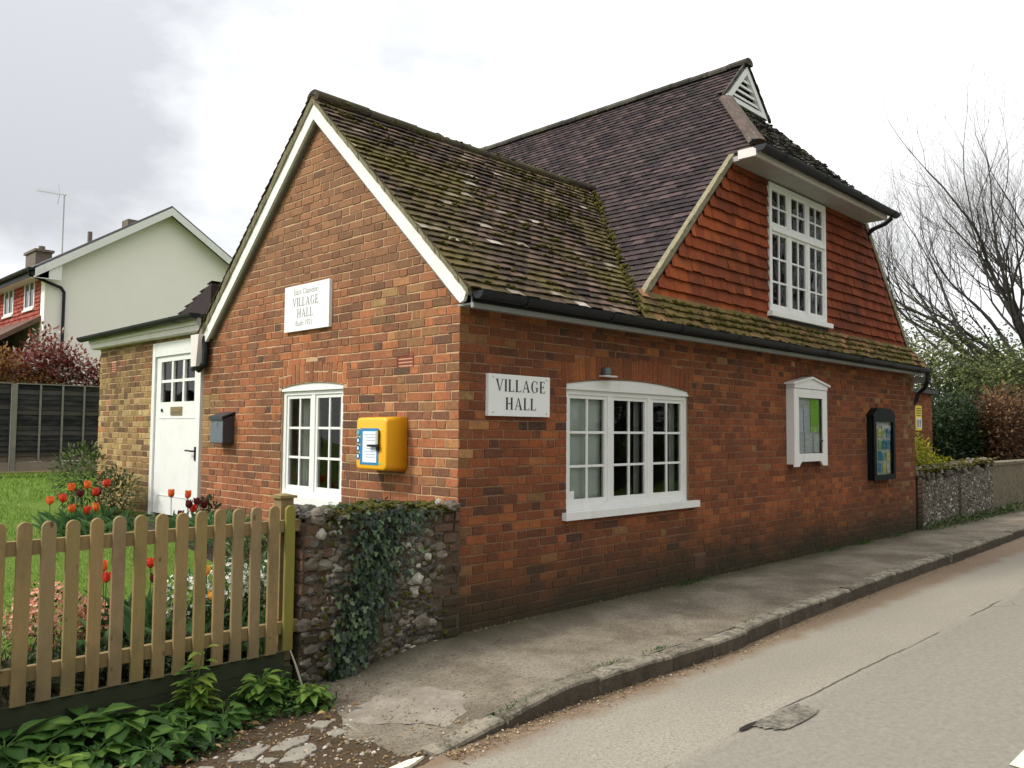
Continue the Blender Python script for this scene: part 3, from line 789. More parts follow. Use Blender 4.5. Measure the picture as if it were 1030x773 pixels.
mb = MB(); mb.prism([(4.27, 2.24), (4.40, 2.24), (4.42, 2.60), (4.22, 2.60)], dfn, -.14, -.02); mb.build('gutter_box_end', M['white2'], hall)
mb = MB(); mb.tube([(-.06, 4.235, 2.58), (-.06, 4.21, 2.4), (-.06, 4.22, 2.27), (-.08, 4.34, 2.2)], .035, 8); mb.tube([(-.1, 4.28, 2.245), (-.1, 4.42, 2.215)], .03, 8); mb.build('downpipe', M['black'], hall)

# ------------------------------------------------------------------ lettering
def glyph(ch):
    T, t, s = .17, .055, .035   # thick stroke, thin stroke, serif height
    S = []
    def v(x, w=T, ser=.06):
        S.append([(x, 0), (x + w, 0), (x + w, 1), (x, 1)])
        for z in (0, 1 - s): S.append([(x - ser, z), (x + w + ser, z), (x + w + ser, z + s), (x - ser, z + s)])
    if ch == 'I': v(.06); return S, .30
    if ch == 'L': v(.06); S.append([(.2, 0), (.6, 0), (.6, .05), (.2, .05)]); S.append([(.56, 0), (.62, 0), (.62, .24)]); return S, .66
    if ch == 'E':
        v(.06); S.append([(.2, 0), (.58, 0), (.58, .05), (.2, .05)]); S.append([(.2, .95), (.56, .95), (.56, 1), (.2, 1)]); S.append([(.2, .48), (.45, .48), (.45, .53), (.2, .53)])
        S.append([(.55, 0), (.61, 0), (.61, .22)]); S.append([(.53, 1), (.58, 1), (.58, .8)]); S.append([(.43, .4), (.47, .4), (.47, .62), (.43, .62)]); return S, .66
    if ch == 'H': v(.06); v(.58); S.append([(.2, .47), (.6, .47), (.6, .53), (.2, .53)]); return S, .88
    if ch == 'V':
        S.append([(.03, 1), (.03 + T, 1), (.46, .02), (.38, .02)]); S.append([(.68, 1), (.68 + t, 1), (.44, .02), (.40, .02)])
        S.append([(-.02, .965), (.27, .965), (.27, 1), (-.02, 1)]); S.append([(.6, .965), (.82, .965), (.82, 1), (.6, 1)]); return S, .80
    if ch == 'A':
        S.append([(.38, 1), (.45, 1), (.80, 0), (.62, 0)]); S.append([(.36, .96), (.41, .96), (.12, 0), (.07, 0)]); S.append([(.2, .3), (.65, .3), (.64, .35), (.22, .35)])
        S.append([(.0, 0), (.2, 0), (.2, s), (.0, s)]); S.append([(.54, 0), (.87, 0), (.87, s), (.54, s)]); return S, .87
    if ch == 'G':
        n = 18
        for k in range(n):
            a0, a1 = math.radians(48 + 280 * k / n), math.radians(48 + 280 * (k + 1) / n)
            def th(a): return .055 + .11 * max(0, -math.cos(a)) ** 1.2 + (.05 if False else 0)
            o = lambda a, q: (.40 + (.39 - q) * math.cos(a), .5 + (.52 - q * .6) * math.sin(a))
            S.append([o(a0, 0), o(a1, 0), o(a1, th(a1)), o(a0, th(a0))])
        S.append([(.60, .08), (.74, .08), (.74, .42), (.60, .42)]); S.append([(.5, .40), (.82, .40), (.82, .44), (.5, .44)]); S.append([(.64, .72), (.70, .72), (.70, 1), (.66, .98)]); return S, .86
    return S, .3
def serif_text(mb, txt, fn, uc, z0, h, wscale, sgn, d0, d1):
    W = sum((glyph(c)[1] + .13) * h * wscale for c in txt) - .13 * h * wscale
    u = 0
    for c in txt:
        S, w = glyph(c)
        for P in S:
            P2 = [(uc + sgn * (-W / 2 + u + x * h * wscale), z0 + y * h) for x, y in P]
            mb.prism(P2, fn, d0, d1)
        u += (w + .13) * h * wscale
def font_mesh(txt, size, place, name, mat, parent, ext=.0008):
    cu = bpy.data.curves.new(name, 'FONT'); cu.body = txt; cu.size = size; cu.align_x = 'CENTER'; cu.extrude = ext
    o = bpy.data.objects.new(name, cu); C.objects.link(o); bpy.context.view_layer.update()
    me = bpy.data.meshes.new_from_object(o.evaluated_get(bpy.context.evaluated_depsgraph_get()))
    bpy.data.objects.remove(o); me.transform(place); me.materials.clear(); me.materials.append(mat)
    off = OFF.get(parent.name, Vector((0, 0, 0))); me.transform(Matrix.Translation(-Vector(off)))
    q = bpy.data.objects.new(name, me); C.objects.link(q); q.parent = parent; OFF[q.name] = Vector(off); return q
def place_street(x, y, z): return Matrix.Translation((x, y, z)) @ Matrix.Rotation(math.radians(90), 4, 'X')
def place_gable(x, y, z): return Matrix.Translation((x, y, z)) @ Matrix.Rotation(math.radians(-90), 4, 'Z') @ Matrix.Rotation(math.radians(90), 4, 'X')
M['sign_w'] = paint('sign_white', (.80, .81, .80), .08, .35)
M['ink'] = simple('sign_ink', (.035, .035, .04), .5)
M['ink2'] = simple('faded_ink', (.3, .3, .32), .6)
sg = thing('sign', 'white rectangular VILLAGE HALL sign left of the big street window', 'sign', (.64, 0, 1.66))
mb = MB(); mb.box((.282, -.034, 1.662), (1.008, .002, 2.000)); mb.build('board', M['sign_w'], sg)
mb = MB(); serif_text(mb, 'VILLAGE', Sfn, .655, 1.862, .098, 1.07, 1, -.0365, -.0335); mb.build('lettering', M['ink'], sg); mb = MB(); serif_text(mb, 'HALL', Sfn, .655, 1.715, .098, 1.07, 1, -.0365, -.0335); mb.build('lettering', M['ink'], sg)
_sm = simple('screw_metal', (.4, .38, .35), .4, .5, .8)
for x in (.33, .965):
    for z in (1.69, 1.975): mb = MB(); mb.tube([(x, -.033, z), (x, -.037, z)], .006, 8); mb.build('screw', _sm, sg)
sg2 = thing('sign', 'white square sign reading East Clandon VILLAGE HALL high on the front gable', 'sign', (0, 2.16, 2.49))
mb = MB(); mb.box((-.034, 1.775, 2.492), (.002, 2.56, 2.938)); mb.build('board', M['sign_w'], sg2)
mb = MB(); serif_text(mb, 'VILLAGE', Gfn, 2.185, 2.732, .083, .98, -1, -.0365, -.0335); mb.build('lettering', M['ink2'], sg2); mb = MB(); serif_text(mb, 'HALL', Gfn, 2.185, 2.622, .083, .98, -1, -.0365, -.0335); mb.build('lettering', M['ink2'], sg2)
font_mesh('East Clandon', .082, place_gable(-.0345, 2.175, 2.845), 'small_lettering', M['ink2'], sg2)
font_mesh('Built 1921', .075, place_gable(-.0345, 2.20, 2.54), 'small_lettering', M['ink2'], sg2)

# ------------------------------------------------------------------ defibrillator cabinet
def rbox(mb, fn, u0, u1, z0, z1, d0, d1, rad, m=0, taper=0.0, seg=5, edge=.02):
    """rounded rectangle extruded from d1 (back) to d0 (front) with softened front edge"""
    def ring(ins, d):
        a0, a1, b0, b1 = u0 + ins, u1 - ins, z0 + ins, z1 - ins; r = max(.002, rad - ins * .5); P = []
        for cx_, cz_, s in ((a1 - r, b1 - r, 0), (a0 + r, b1 - r, 90), (a0 + r, b0 + r, 180), (a1 - r, b0 + r, 270)):
            for k in range(seg + 1):
                t = math.radians(s + 90 * k / seg); P.append(fn(cx_ + r * math.cos(t), cz_ + r * math.sin(t), d))
        return P
    L_ = [ring(0, d1), ring(taper * .6, d0 + edge)] + [ring(taper * .6 + edge * (1 - math.cos(t)), d0 + edge * (1 - math.sin(t))) for t in (math.radians(30), math.radians(60), math.radians(90))]
    ix = [mb.pts(p) for p in L_]; n = len(L_[0])
    for a, b in zip(ix, ix[1:]):
        for k in range(n): mb.face((a + k, a + (k + 1) % n, b + (k + 1) % n, b + k), m)
    mb.face([ix[0] + k for k in range(n)][::-1], m); mb.face([ix[-1] + k for k in range(n)], m)
M['yellow'] = N('yellow_plastic', .38, .5); _a = M['yellow']; _a.col(_a.mix(_a.noise(4, 5), (.75, .36, .01), (.84, .43, .012))); M['yellow'] = _a.m
M['sticker'] = simple('blue_sticker', (.03, .2, .42), .4)
M['paper'] = simple('paper', (.72, .76, .82), .6, var=.06, sc=20)
M['printed'] = simple('print_grey', (.42, .46, .56), .7, var=.3, sc=60)
aed = thing('defibrillator_cabinet', 'yellow rounded defibrillator cabinet on the gable wall right of the window', 'cabinet', (0, .82, 1.2))
mb = MB(); rbox(mb, Gfn, .62, 1.06, 1.20, 1.655, -.215, -.008, .045, taper=.02); mb.build('case', M['yellow'], aed, smooth=True)
mb = MB(); rbox(mb, Gfn, .632, 1.048, 1.212, 1.643, -.0075, -.002, .04, edge=.001); mb.build('seal', M['black'], aed)
mb = MB(); f_ = -.2165
mb.prism([(.73, 1.255), (.985, 1.255), (.985, 1.555), (.73, 1.555)], Gfn, f_ - .001, f_ + .004); mb.build('sticker', M['sticker'], aed)
mb = MB(); mb.prism([(.755, 1.275), (.945, 1.275), (.945, 1.53), (.755, 1.53)], Gfn, f_ - .003, f_ - .0012)
mb.build('notice', M['paper'], aed)
mb = MB()
for k in range(9):
    z = 1.50 - k * .023
    if k == 3: continue
    mb.prism([(.775, z), (.925 - (.03 if k % 3 else 0), z), (.925 - (.03 if k % 3 else 0), z + .006), (.775, z + .006)], Gfn, f_ - .0045, f_ - .0032)
mb.build('print_lines', M['printed'], aed)
mb = MB()
for k, z in enumerate((1.52, 1.455, 1.39, 1.325)):
    mb.prism([(1.012 + .026 * math.cos(a), z + .03 * math.sin(a)) for a in [2 * math.pi * j / 16 for j in range(16)]], Gfn, f_ - .002, f_ + .004)
o = mb.build('picture_discs', simple('teal_print', (.02, .13, .2), .4), aed)
mb = MB()
mb.prism([(1.012 + .02 * math.cos(a), 1.52 + .02 * math.sin(a)) for a in [2 * math.pi * j / 12 for j in range(12)]], Gfn, f_ - .0035, f_ - .0025, 1)
mb.build('picture_mark', [M['paper'], simple('teal_light', (.12, .42, .42), .4)], aed)
for z in (1.455, 1.39, 1.325): mb = MB(); mb.prism([(.997, z - .012), (1.02, z - .016), (1.024, z + .01), (1.004, z + .014)], Gfn, f_ - .0035, f_ - .0025); mb.build('picture_mark', M['paper'], aed)
mb = MB(); mb.prism([(.715, 1.37), (.742, 1.37), (.742, 1.54), (.715, 1.54)], Gfn, f_ - .018, f_ - .0012); mb.prism([(.70, 1.40), (.842, 1.405), (.842, 1.422), (.70, 1.425)], Gfn, f_ - .034, f_ - .019); mb.build('latch', M['black'], aed)
mb = MB(); mb.prism([(.712, 1.425), (.738, 1.425), (.738, 1.535), (.712, 1.535)], Gfn, f_ - .026, f_ - .0185); mb.build('latch_plate', simple('pale_metal', (.55, .55, .5), .4, .5, .6), aed)
mb = MB(); mb.prism([(.695, 1.262), (.735, 1.262), (.735, 1.28), (.695, 1.28)], Gfn, f_ - .0005, f_ + .004); mb.build('green_label', simple('green_label_m', (.25, .5, .08), .5), aed)

# ------------------------------------------------------------------ post box
M['greybox'] = simple('grey_powder_coat', (.12, .145, .17), .42, .5, var=.08)
M['greybox2'] = simple('dark_grey_coat', (.035, .04, .05), .4, .5, var=.2)
pb = thing('letterbox', 'grey metal letterbox with sloping lid mounted beside the white door', 'letterbox', (0, 3.74, 1.38))
mb = MB(); mb.prism([(-.004, 1.385), (-.125, 1.385), (-.125, 1.645), (-.004, 1.69)][::-1], lambda u, v, d: (u, d, v), 3.60, 3.885); mb.build('body', M['greybox2'], pb)
mb = MB(); rbox(mb, Gfn, 3.603, 3.882, 1.39, 1.642, -.133, -.126, .01, edge=.003); mb.prism([(3.62, 1.41), (3.865, 1.41), (3.865, 1.415), (3.62, 1.415)], Gfn, -.1345, -.1332); mb.build('front_panel', M['greybox'], pb)
mb = MB(); mb.prism([(-.002, 1.71), (-.002, 1.725), (-.150, 1.672), (-.150, 1.635), (-.142, 1.635), (-.138, 1.658)], lambda u, v, d: (u, d, v), 3.588, 3.897); mb.build('lid', M['greybox2'], pb)
mb = MB(); mb.prism([(3.745 + .03 * math.cos(a), 1.60 + .03 * math.sin(a)) for a in [2 * math.pi * j / 16 for j in range(16)]], Gfn, -.1365, -.1335); mb.build('badge', simple('badge_metal', (.35, .36, .33), .35, .5, .8), pb)

# ------------------------------------------------------------------ white notice case
nc = thing('notice_case', 'white painted notice case with small pediment on the street wall', 'notice board', (5.85, 0, 1.13))
mb = MB(); X0, X1, Z0, Z1, F = 5.42, 6.36, 1.13, 2.10, .085
mb.box((X0, -F, Z0 + .03), (X0 + .03, -.002, Z1)); mb.box((X1 - .03, -F, Z0 + .03), (X1, -.002, Z1)); mb.box((X0 + .03, -F, Z0 + .06), (X1 - .03, -.002, Z0 + .09)); mb.box((X0 + .03, -.02, Z0 + .09), (X1 - .03, -.003, Z1))
mb.box((X0 + .03, -F, Z1 - .03), (X1 - .03, -.021, Z1))
mb.build('case', M['white'], nc)
mb = MB()
ff = lambda u, v, d: (u, d, v)
def fb(a, b, c, d, e=-F - .02, f=-F - .001): mb.prism([(a, c), (b, c), (b, d), (a, d)], ff, e, f)
fb(X0 + .0, X0 + .13, Z0 + .0, 2.10); fb(X1 - .13, X1, Z0 + .0, 2.10); fb(X0 + .13, X1 - .13, Z0 + .06, Z0 + .16); fb(X0 + .13, X1 - .13, 1.99, 2.10)
mb.prism([(X0 + .13, Z0), (X0 + .2, Z0 + .06), (X0 + .13, Z0 + .06)], ff, -F - .02, -F - .001); mb.prism([(X1 - .13, Z0), (X1 - .13, Z0 + .06), (X1 - .2, Z0 + .06)], ff, -F - .02, -F - .001)
dr = mb.build('door', M['white'], nc)
mb = MB(); mb.poly([(X0 + .13, -F - .01, Z0 + .16), (X1 - .13, -F - .01, Z0 + .16), (X1 - .13, -F - .01, 1.99), (X0 + .13, -F - .01, 1.99)]); mb.build('pane', M['glass'], dr)
mb = MB(); cxp = (X0 + X1) / 2; mb.prism([(X0 - .0, 2.105), (X1 + .0, 2.105), (X1 + .0, 2.15), (cxp, 2.235), (X0 - .0, 2.15)], ff, -F - .03, -.002)
for s_ in (1, -1):
    mb.prism([(cxp + s_ * .52, 2.145), (cxp + s_ * .52, 2.168), (cxp, 2.262), (cxp, 2.236)][::-s_], ff, -F - .05, -.001)
mb.build('pediment', M['white'], nc)
def sheet(par, x0, x1, z0, z1, y, col, name='notice', tilt=0):
    mb = MB(); i = mb.pts([(x0, y, z0), (x1, y, z0 + tilt), (x1 - tilt, y, z1 + tilt), (x0 - tilt, y, z1)]); mb.face((i, i + 1, i + 2, i + 3))
    j = mb.pts([(x0, y + .001, z0), (x1, y + .001, z0 + tilt), (x1 - tilt, y + .001, z1 + tilt), (x0 - tilt, y + .001, z1)]); mb.face((j + 3, j + 2, j + 1, j))
    return mb.build(name, col, par)
papers = {}
def pap(c):
    if c not in papers:
        a = N('paper_print', .7); g = a.sep()
        ln = a.math('SINE', a.math('MULTIPLY', g[2], 260))
        f = a.math('MULTIPLY', a.ramp(ln, [(.55, 0), (.8, 1)]), a.ramp(a.noise(30, 3), [(.45, 0), (.6, .45)]))
        a.col(a.mix(f, c, tuple(x * .45 for x in c))); papers[c] = a.m
    return papers[c]
sheet(nc, 5.46, 6.32, 1.24, 2.04, -.050, pap((.72, .75, .72)), 'backing')
sheet(nc, 5.56, 5.76, 1.56, 1.86, -.056, pap((.85, .87, .9))); sheet(nc, 5.78, 5.94, 1.55, 1.90, -.057, pap((.74, .78, .84)), tilt=.004)
sheet(nc, 5.97, 6.21, 1.64, 1.98, -.058, pap((.42, .75, .1))); sheet(nc, 5.97, 6.21, 1.56, 1.634, -.059, pap((.55, .82, .2)))
sheet(nc, 5.56, 5.78, 1.29, 1.53, -.060, pap((.76, .79, .84)), tilt=-.004); sheet(nc, 5.80, 6.02, 1.29, 1.54, -.061, pap((.82, .84, .88))); sheet(nc, 6.04, 6.20, 1.30, 1.53, -.062, pap((.84, .86, .88)))
mb = MB(); mb.tube([(6.20, -F - .02, 1.45), (6.20, -F - .03, 1.45)], .012, 8); mb.build('lock', M['black'], nc)

# ------------------------------------------------------------------ dark notice case
M['greenblack'] = simple('dark_green_paint', (.004, .008, .008), .6, .12, var=.3)
dc = thing('notice_case', 'black-green framed notice board full of colourful leaflets near the far corner', 'notice board', (8.27, 0, .86))
X0, X1, Z0, Z1, F = 7.93, 8.75, .87, 1.80, .075
mb = MB(); mb.box((X0, -F, Z0), (X0 + .03, -.002, Z1)); mb.box((X1 - .03, -F, Z0), (X1, -.002, Z1)); mb.box((X0 + .03, -F, Z0), (X1 - .03, -.002, Z0 + .03)); mb.box((X0 + .03, -F, Z1 - .03), (X1 - .03, -.021, Z1)); mb.box((X0 + .03, -.02, Z0 + .03), (X1 - .03, -.003, Z1 - .03)); mb.build('case', M['greenblack'], dc)
mb = MB(); fb(X0, X0 + .09, Z0, Z1); fb(X1 - .07, X1, Z0, Z1); fb(X0 + .09, X1 - .07, Z0, Z0 + .08); fb(X0 + .09, X1 - .07, Z1 - .08, Z1); dr = mb.build('door', M['greenblack'], dc)
mb = MB(); mb.poly([(X0 + .1, -F - .01, Z0 + .09), (X1 - .1, -F - .01, Z0 + .09), (X1 - .1, -F - .01, Z1 - .09), (X0 + .1, -F - .01, Z1 - .09)]); mb.build('pane', M['glass'], dr)
mb = MB(); mb.prism([(X0 - .02, Z1 + .001), (X1 + .02, Z1 + .001), (X1 + .02, Z1 + .02), (X1 - .10, Z1 + .09), (X1 - .16, Z1 + .12), (X0 + .16, Z1 + .12), (X0 + .10, Z1 + .09), (X0 - .02, Z1 + .02)], ff, -F - .03, -.002); mb.build('headboard', M['greenblack'], dc)
random.seed(33)
cols = [(.1, .35, .6), (.08, .3, .28), (.85, .8, .25), (.85, .86, .84), (.8, .5, .2), (.15, .4, .7), (.88, .88, .86), (.5, .7, .4), (.4, .2, .5), (.75, .85, .85), (.9, .75, .35), (.8, .82, .84)]
sheet(dc, X0 + .06, X1 - .06, Z0 + .06, Z1 - .06, -.045, pap((.7, .72, .66)), 'backing')
q = 0
for c in range(4):
    for r_ in range(4):
        x = X0 + .11 + c * .158; z = Z0 + .1 + r_ * .175
        sheet(dc, x + U(0, .02), x + U(.12, .15), z, z + U(.12, .17), -.047 - .0009 * q, pap(cols[(c * 5 + r_ * 7) % 12]), tilt=U(-.006, .006)); q += 1

# ------------------------------------------------------------------ little lamp above the street window
lp = thing('wall_lamp', 'small grey lamp on a white base above the big street window', 'lamp', (1.80, 0, 2.03))
mb = MB(); mb.box((1.72, -.08, 2.048), (1.90, -.002, 2.060)); mb.build('base', M['white2'], lp)
mb = MB(); rbox(mb, Sfn, 1.76, 1.83, 2.062, 2.135, -.06, -.002, .02, edge=.01); mb.build('housing', simple('lamp_grey', (.13, .16, .17), .4), lp, smooth=True)

# ------------------------------------------------------------------ side wing behind the hall
wg = thing('brick_outbuilding', 'low red brick outbuilding with yellow notice behind the right end of the hall', 'building', (11.7, .9, 0))
def wfn(u, z, d): return (u, .9 + d, z)
wall('wall', wg, wfn, [(9.95, 13.55, -.2, -.2, 2.34, 2.34)], (-.1, 2.32), lambda z: [(9.95, 13.55)], [M['brick_s'], M['mortar_s']], None, lambda u, z, r: r * .6 + .35, seed=13)
mb = MB(); mb.box((13.33, 1.13, -.2), (13.55, 4, 2.34)); mb.build('side_wall', M['brick_s'], wg)
mb = MB(); mb.box((9.93, .8, 2.345), (13.65, 4.1, 2.42)); mb.build('flat_roof', M['black'], wg)
ys_ = thing('yellow_sign', 'narrow yellow warning sign on the outbuilding wall behind the hall', 'sign', (12.75, .9, 1.6))
mb = MB(); mb.box((12.58, .885, 1.62), (12.92, .897, 2.10)); mb.build('board', simple('sign_yellow', (.8, .62, .02), .5), ys_)
mb = MB(); mb.box((12.62, .881, 1.66), (12.88, .884, 1.86)); mb.box((12.66, .877, 1.71), (12.84, .880, 1.73)); mb.build('print', [M['paper']], ys_)
mb = MB()
for z in (1.90, 1.945, 1.99, 2.035): mb.box((12.63, .881, z), (12.87, .884, z + .018))
for x in (12.66, 12.78): mb.box((x, .877, 1.69), (x + .05, .8805, 1.83))
mb.build('print_bars', M['ink'], ys_)

# ================================================================== GROUND
def struct(o): o['kind'] = 'structure'; return o
def asphalt():
    a = N('road_asphalt', .93, .15)
    p = a.sep(); y = p[1]
    c = a.mix(a.noise(170, 3, .7), (.13, .117, .09), (.46, .42, .34))
    c = a.mix(a.ramp(a.noise(48, 5, .8), [(.38, .6), (.5, 0)]), c, (.10, .088, .07)); c = a.mix(a.ramp(a.noise(55, 5, .8, a.scale(a.pos(), (1, 1.1, 1))), [(.55, 0), (.66, .55)]), c, (.58, .54, .46))
    c = a.mix(a.ramp(a.noise(.7, 6, .65), [(.35, 0), (.7, .55)]), c, a.mix(a.noise(60, 4), (.175, .16, .13), (.32, .295, .245)))
    c = a.mix(a.ramp(a.noise(.33, 4, .6, a.scale(a.pos(), (.45, 1.6, 1))), [(.42, 0), (.58, .5)]), c, a.mix(a.noise(50, 5, .8), (.12, .108, .085), (.31, .285, .23)))
    # older surface beyond the long joint
    yw = a.math('ADD', y, a.math('MULTIPLY', a.math('SUBTRACT', a.noise(1.3, 5), .5), .10))
    old = a.map(yw, -2.36, -2.44, 0, 1)
    c = a.mix(a.math('MULTIPLY', old, .8), c, a.mix(a.noise(24, 5, .7), (.12, .11, .09), (.32, .295, .245)))
    seam = a.ramp(a.math('ABSOLUTE', a.math('ADD', yw, 2.37)), [(0, 1), (.005, .85), (.011, 0)])
    seam = a.math('MULTIPLY', seam, a.ramp(a.noise(1.1, 3), [(.44, .05), (.56, .85)]))
    c = a.mix(seam, c, (.03, .027, .024))
    cr = a.voro(.8, 'DISTANCE_TO_EDGE', a.mix(.08, a.pos(), a.n('ShaderNodeTexNoise').outputs['Color']))
    ck = a.math('MULTIPLY', a.ramp(cr, [(0, 1), (.006, .6), (.012, 0)]), a.ramp(a.noise(.5, 3), [(.58, 0), (.66, .55)]))
    c = a.mix(ck, c, (.04, .035, .03))
    # gritty brown dirt strip washed along the kerb
    d = a.math('ADD', y, a.math('MULTIPLY', a.noise(2.4, 5, .65), .34))
    dt = a.map(d, -1.52, -1.36, 0, .8)
    c = a.mix(dt, c, a.mix(a.noise(80, 4, .7), (.085, .055, .033), (.27, .18, .11)))
    a.col(c); a.bump(a.math('SUBTRACT', a.noise(140, 4, .7), a.math('MULTIPLY', seam, 1.5)), .8, .006); return a.m
def pave():
    a = N('pavement_asphalt', .93, .15)
    c = a.mix(a.noise(150, 3, .7), (.09, .072, .05), (.40, .355, .275))
    c = a.mix(a.ramp(a.noise(1.3, 7, .68), [(.40, 0), (.58, .85)]), c, a.mix(a.noise(60, 4), (.06, .048, .032), (.18, .15, .108)))
    c = a.mix(a.ramp(a.noise(42, 5, .8), [(.38, .7), (.5, 0)]), c, (.05, .042, .03)); c = a.mix(a.ramp(a.noise(50, 5, .8, a.scale(a.pos(), (1, 1.1, 1))), [(.56, 0), (.66, .5)]), c, (.40, .36, .3))
    p = a.sep()
    d = a.math('ADD', p[1], a.math('MULTIPLY', a.noise(3.5, 5), .3))
    c = a.mix(a.map(d, -.22, .12, 0, .9), c, a.mix(a.noise(70, 4), (.03, .027, .018), (.09, .085, .045)))
    ck = a.voro(1.1, 'DISTANCE_TO_EDGE')
    c = a.mix(a.math('MULTIPLY', a.ramp(ck, [(0, 1), (.008, .5), (.014, 0)]), a.ramp(a.noise(.9, 3), [(.6, 0), (.68, .6)])), c, (.03, .028, .022))
    a.col(c); a.bump(a.noise(120, 5, .7), .9, .007); return a.m
def soil():
    a = N('gritty_soil', .96, .1)
    c = a.mix(a.noise(60, 6, .75), (.03, .02, .012), (.17, .12, .075))
    c = a.mix(a.ramp(a.voro(85), [(0, .7), (.2, 0)]), c, (.26, .2, .14))
    a.col(c); a.bump(a.noise(70, 6, .75), 1, .02); return a.m
def lawn_m():
    a = N('lawn_grass', .9, .1)
    c = a.mix(a.noise(2.2, 5), (.12, .20, .03), (.19, .28, .05)); c = a.mix(a.ramp(a.noise(45, 4, .7), [(.35, 0), (.75, .7)]), c, (.06, .12, .012))
    a.col(c); a.bump(a.noise(90, 4), 1, .03); return a.m
M['bed'] = simple('dark_bed_soil', (.035, .025, .017), .97, var=.6, sc=20, bump=1); M['road'] = asphalt(); M['pave'] = pave(); M['soil'] = soil(); M['lawn'] = lawn_m()
KP = [(-1.45, -1.475), (-.58, -1.43), (0, -1.44), (1.48, -1.485), (2.7, -1.385), (5.4, -1.27), (7.8, -1.235), (11.5, -1.13), (30, -.95), (160, -.9)]
def ky(x):
    if x <= KP[0][0]: return KP[0][1] + (KP[0][0] - x) * .02
    for (a, b), (c, d) in zip(KP, KP[1:]):
        if x <= c: return b + (d - b) * (x - a) / (c - a)
    return KP[-1][1]
def nz(x, y, s=1.0, seed=0):   # cheap smooth pseudo-noise
    return (math.sin(x * 1.7 * s + seed) * math.cos(y * 2.3 * s + seed * 1.3) + .5 * math.sin(x * 4.1 * s + y * 3.3 * s + seed) + .25 * math.sin(x * 9.7 * s - y * 8.1 * s + 2 * seed)) / 1.75
mb = MB(); mb.poly([(-220, -220, -.3), (260, -220, -.3), (260, 260, -.3), (-220, 260, -.3)]); struct(mb.build('ground', M['lawn']))
mb = MB()
xs = [-60, -20, -8, -4] + [-2 + .5 * k for k in range(40)] + [20, 25, 30, 60, 160]
for x0, x1 in zip(xs, xs[1:]):
    mb.poly([(x0, -7.6, -.14), (x1, -7.6, -.14), (x1, -4.0, -.115), (x0, -4.0, -.115)]); mb.poly([(x0, -4.0, -.115), (x1, -4.0, -.115), (x1, ky(x1) + .02, -.125), (x0, ky(x0) + .02, -.125)])
struct(mb.build('road', M['road'], smooth=True))
mb = MB(); mb.poly([(-60, -14, -.05), (160, -14, -.05), (160, -7.6, -.05), (-60, -7.6, -.05)]); mb.poly([(-60, -7.6, -.05), (160, -7.6, -.05), (160, -7.6, -.3), (-60, -7.6, -.3)]); struct(mb.build('far_verge', M['lawn']))
def pz(x):
    return -.002 if x > -.35 else max(-.128, -.002 - (-.35 - x) * .105)
mb = MB(); G = {}
xs = [-1.62 + .09 * k for k in range(62)] + [4.2 + .4 * k for k in range(40)] + [25, 40, 80, 160]; ny = 12
for i_, x in enumerate(xs):
    for j in range(ny + 1):
        y0 = ky(x) + .12; y = y0 + (.05 - y0) * j / ny; xx = x
        if i_ == 0: xx = x + .16 * nz(0, y * 3, 1, 2) + .18 * (y + .7)
        z = pz(xx) + .006 * nz(xx, y, 1.2, 3) * (0 if j == 0 else 1) - (.035 if i_ == 0 else 0) + (.004 * nz(xx * 3, y * 3, 2, 5))
        G[i_, j] = mb.pts([(xx, y, z)])
for i_ in range(len(xs) - 1):
    for j in range(ny): mb.face((G[i_, j], G[i_ + 1, j], G[i_ + 1, j + 1], G[i_, j + 1]))
struct(mb.build('pavement', M['pave'], smooth=True))
# pale re-laid patch on the pavement
def pzz(x, y): return pz(x) + .006 * nz(x, y, 1.2, 3) + .004 * nz(x * 3, y * 3, 2, 5)
_pp = N('pale_tarmac_patch', .95, .12); _c = _pp.mix(_pp.noise(40, 6, .8), (.12, .10, .078), (.42, .38, .31)); _c = _pp.mix(_pp.ramp(_pp.noise(4, 6, .7), [(.4, 0), (.62, .8)]), _c, (.16, .14, .11)); _pp.col(_c); _pp.bump(_pp.noise(90, 5, .7), .9, .006)
def patch(cx_, cy_, rx, ry, ang, seed, m_, nm):
    mb = MB(); n = 40; rings = []
    for q in range(7):
        f_ = q / 6
        ring = []
        for k in range(n):
            a_ = 2 * math.pi * k / n; rr = f_ * (1 + .10 * math.sin(3 * a_ + seed) + .05 * math.sin(11 * a_ + 2 * seed)) / max(abs(math.cos(a_)), abs(math.sin(a_))) ** .8
            x_, y_ = rr * rx * math.cos(a_), rr * ry * math.sin(a_); x2 = cx_ + x_ * math.cos(ang) - y_ * math.sin(ang); y2 = cy_ + x_ * math.sin(ang) + y_ * math.cos(ang)
            ring.append((x2, y2, pzz(x2, y2) + .0065 - .004 * f_ ** 6))
        rings.append(mb.pts(ring))
    for i_, j_ in zip(rings, rings[1:]):
        for k in range(n): mb.face((i_ + k, i_ + (k + 1) % n, j_ + (k + 1) % n, j_ + k))
    struct(mb.build(nm, m_, smooth=True))
patch(-1.12, -.86, .26, .32, .5, 1, _pp.m, 'pavement_patch')
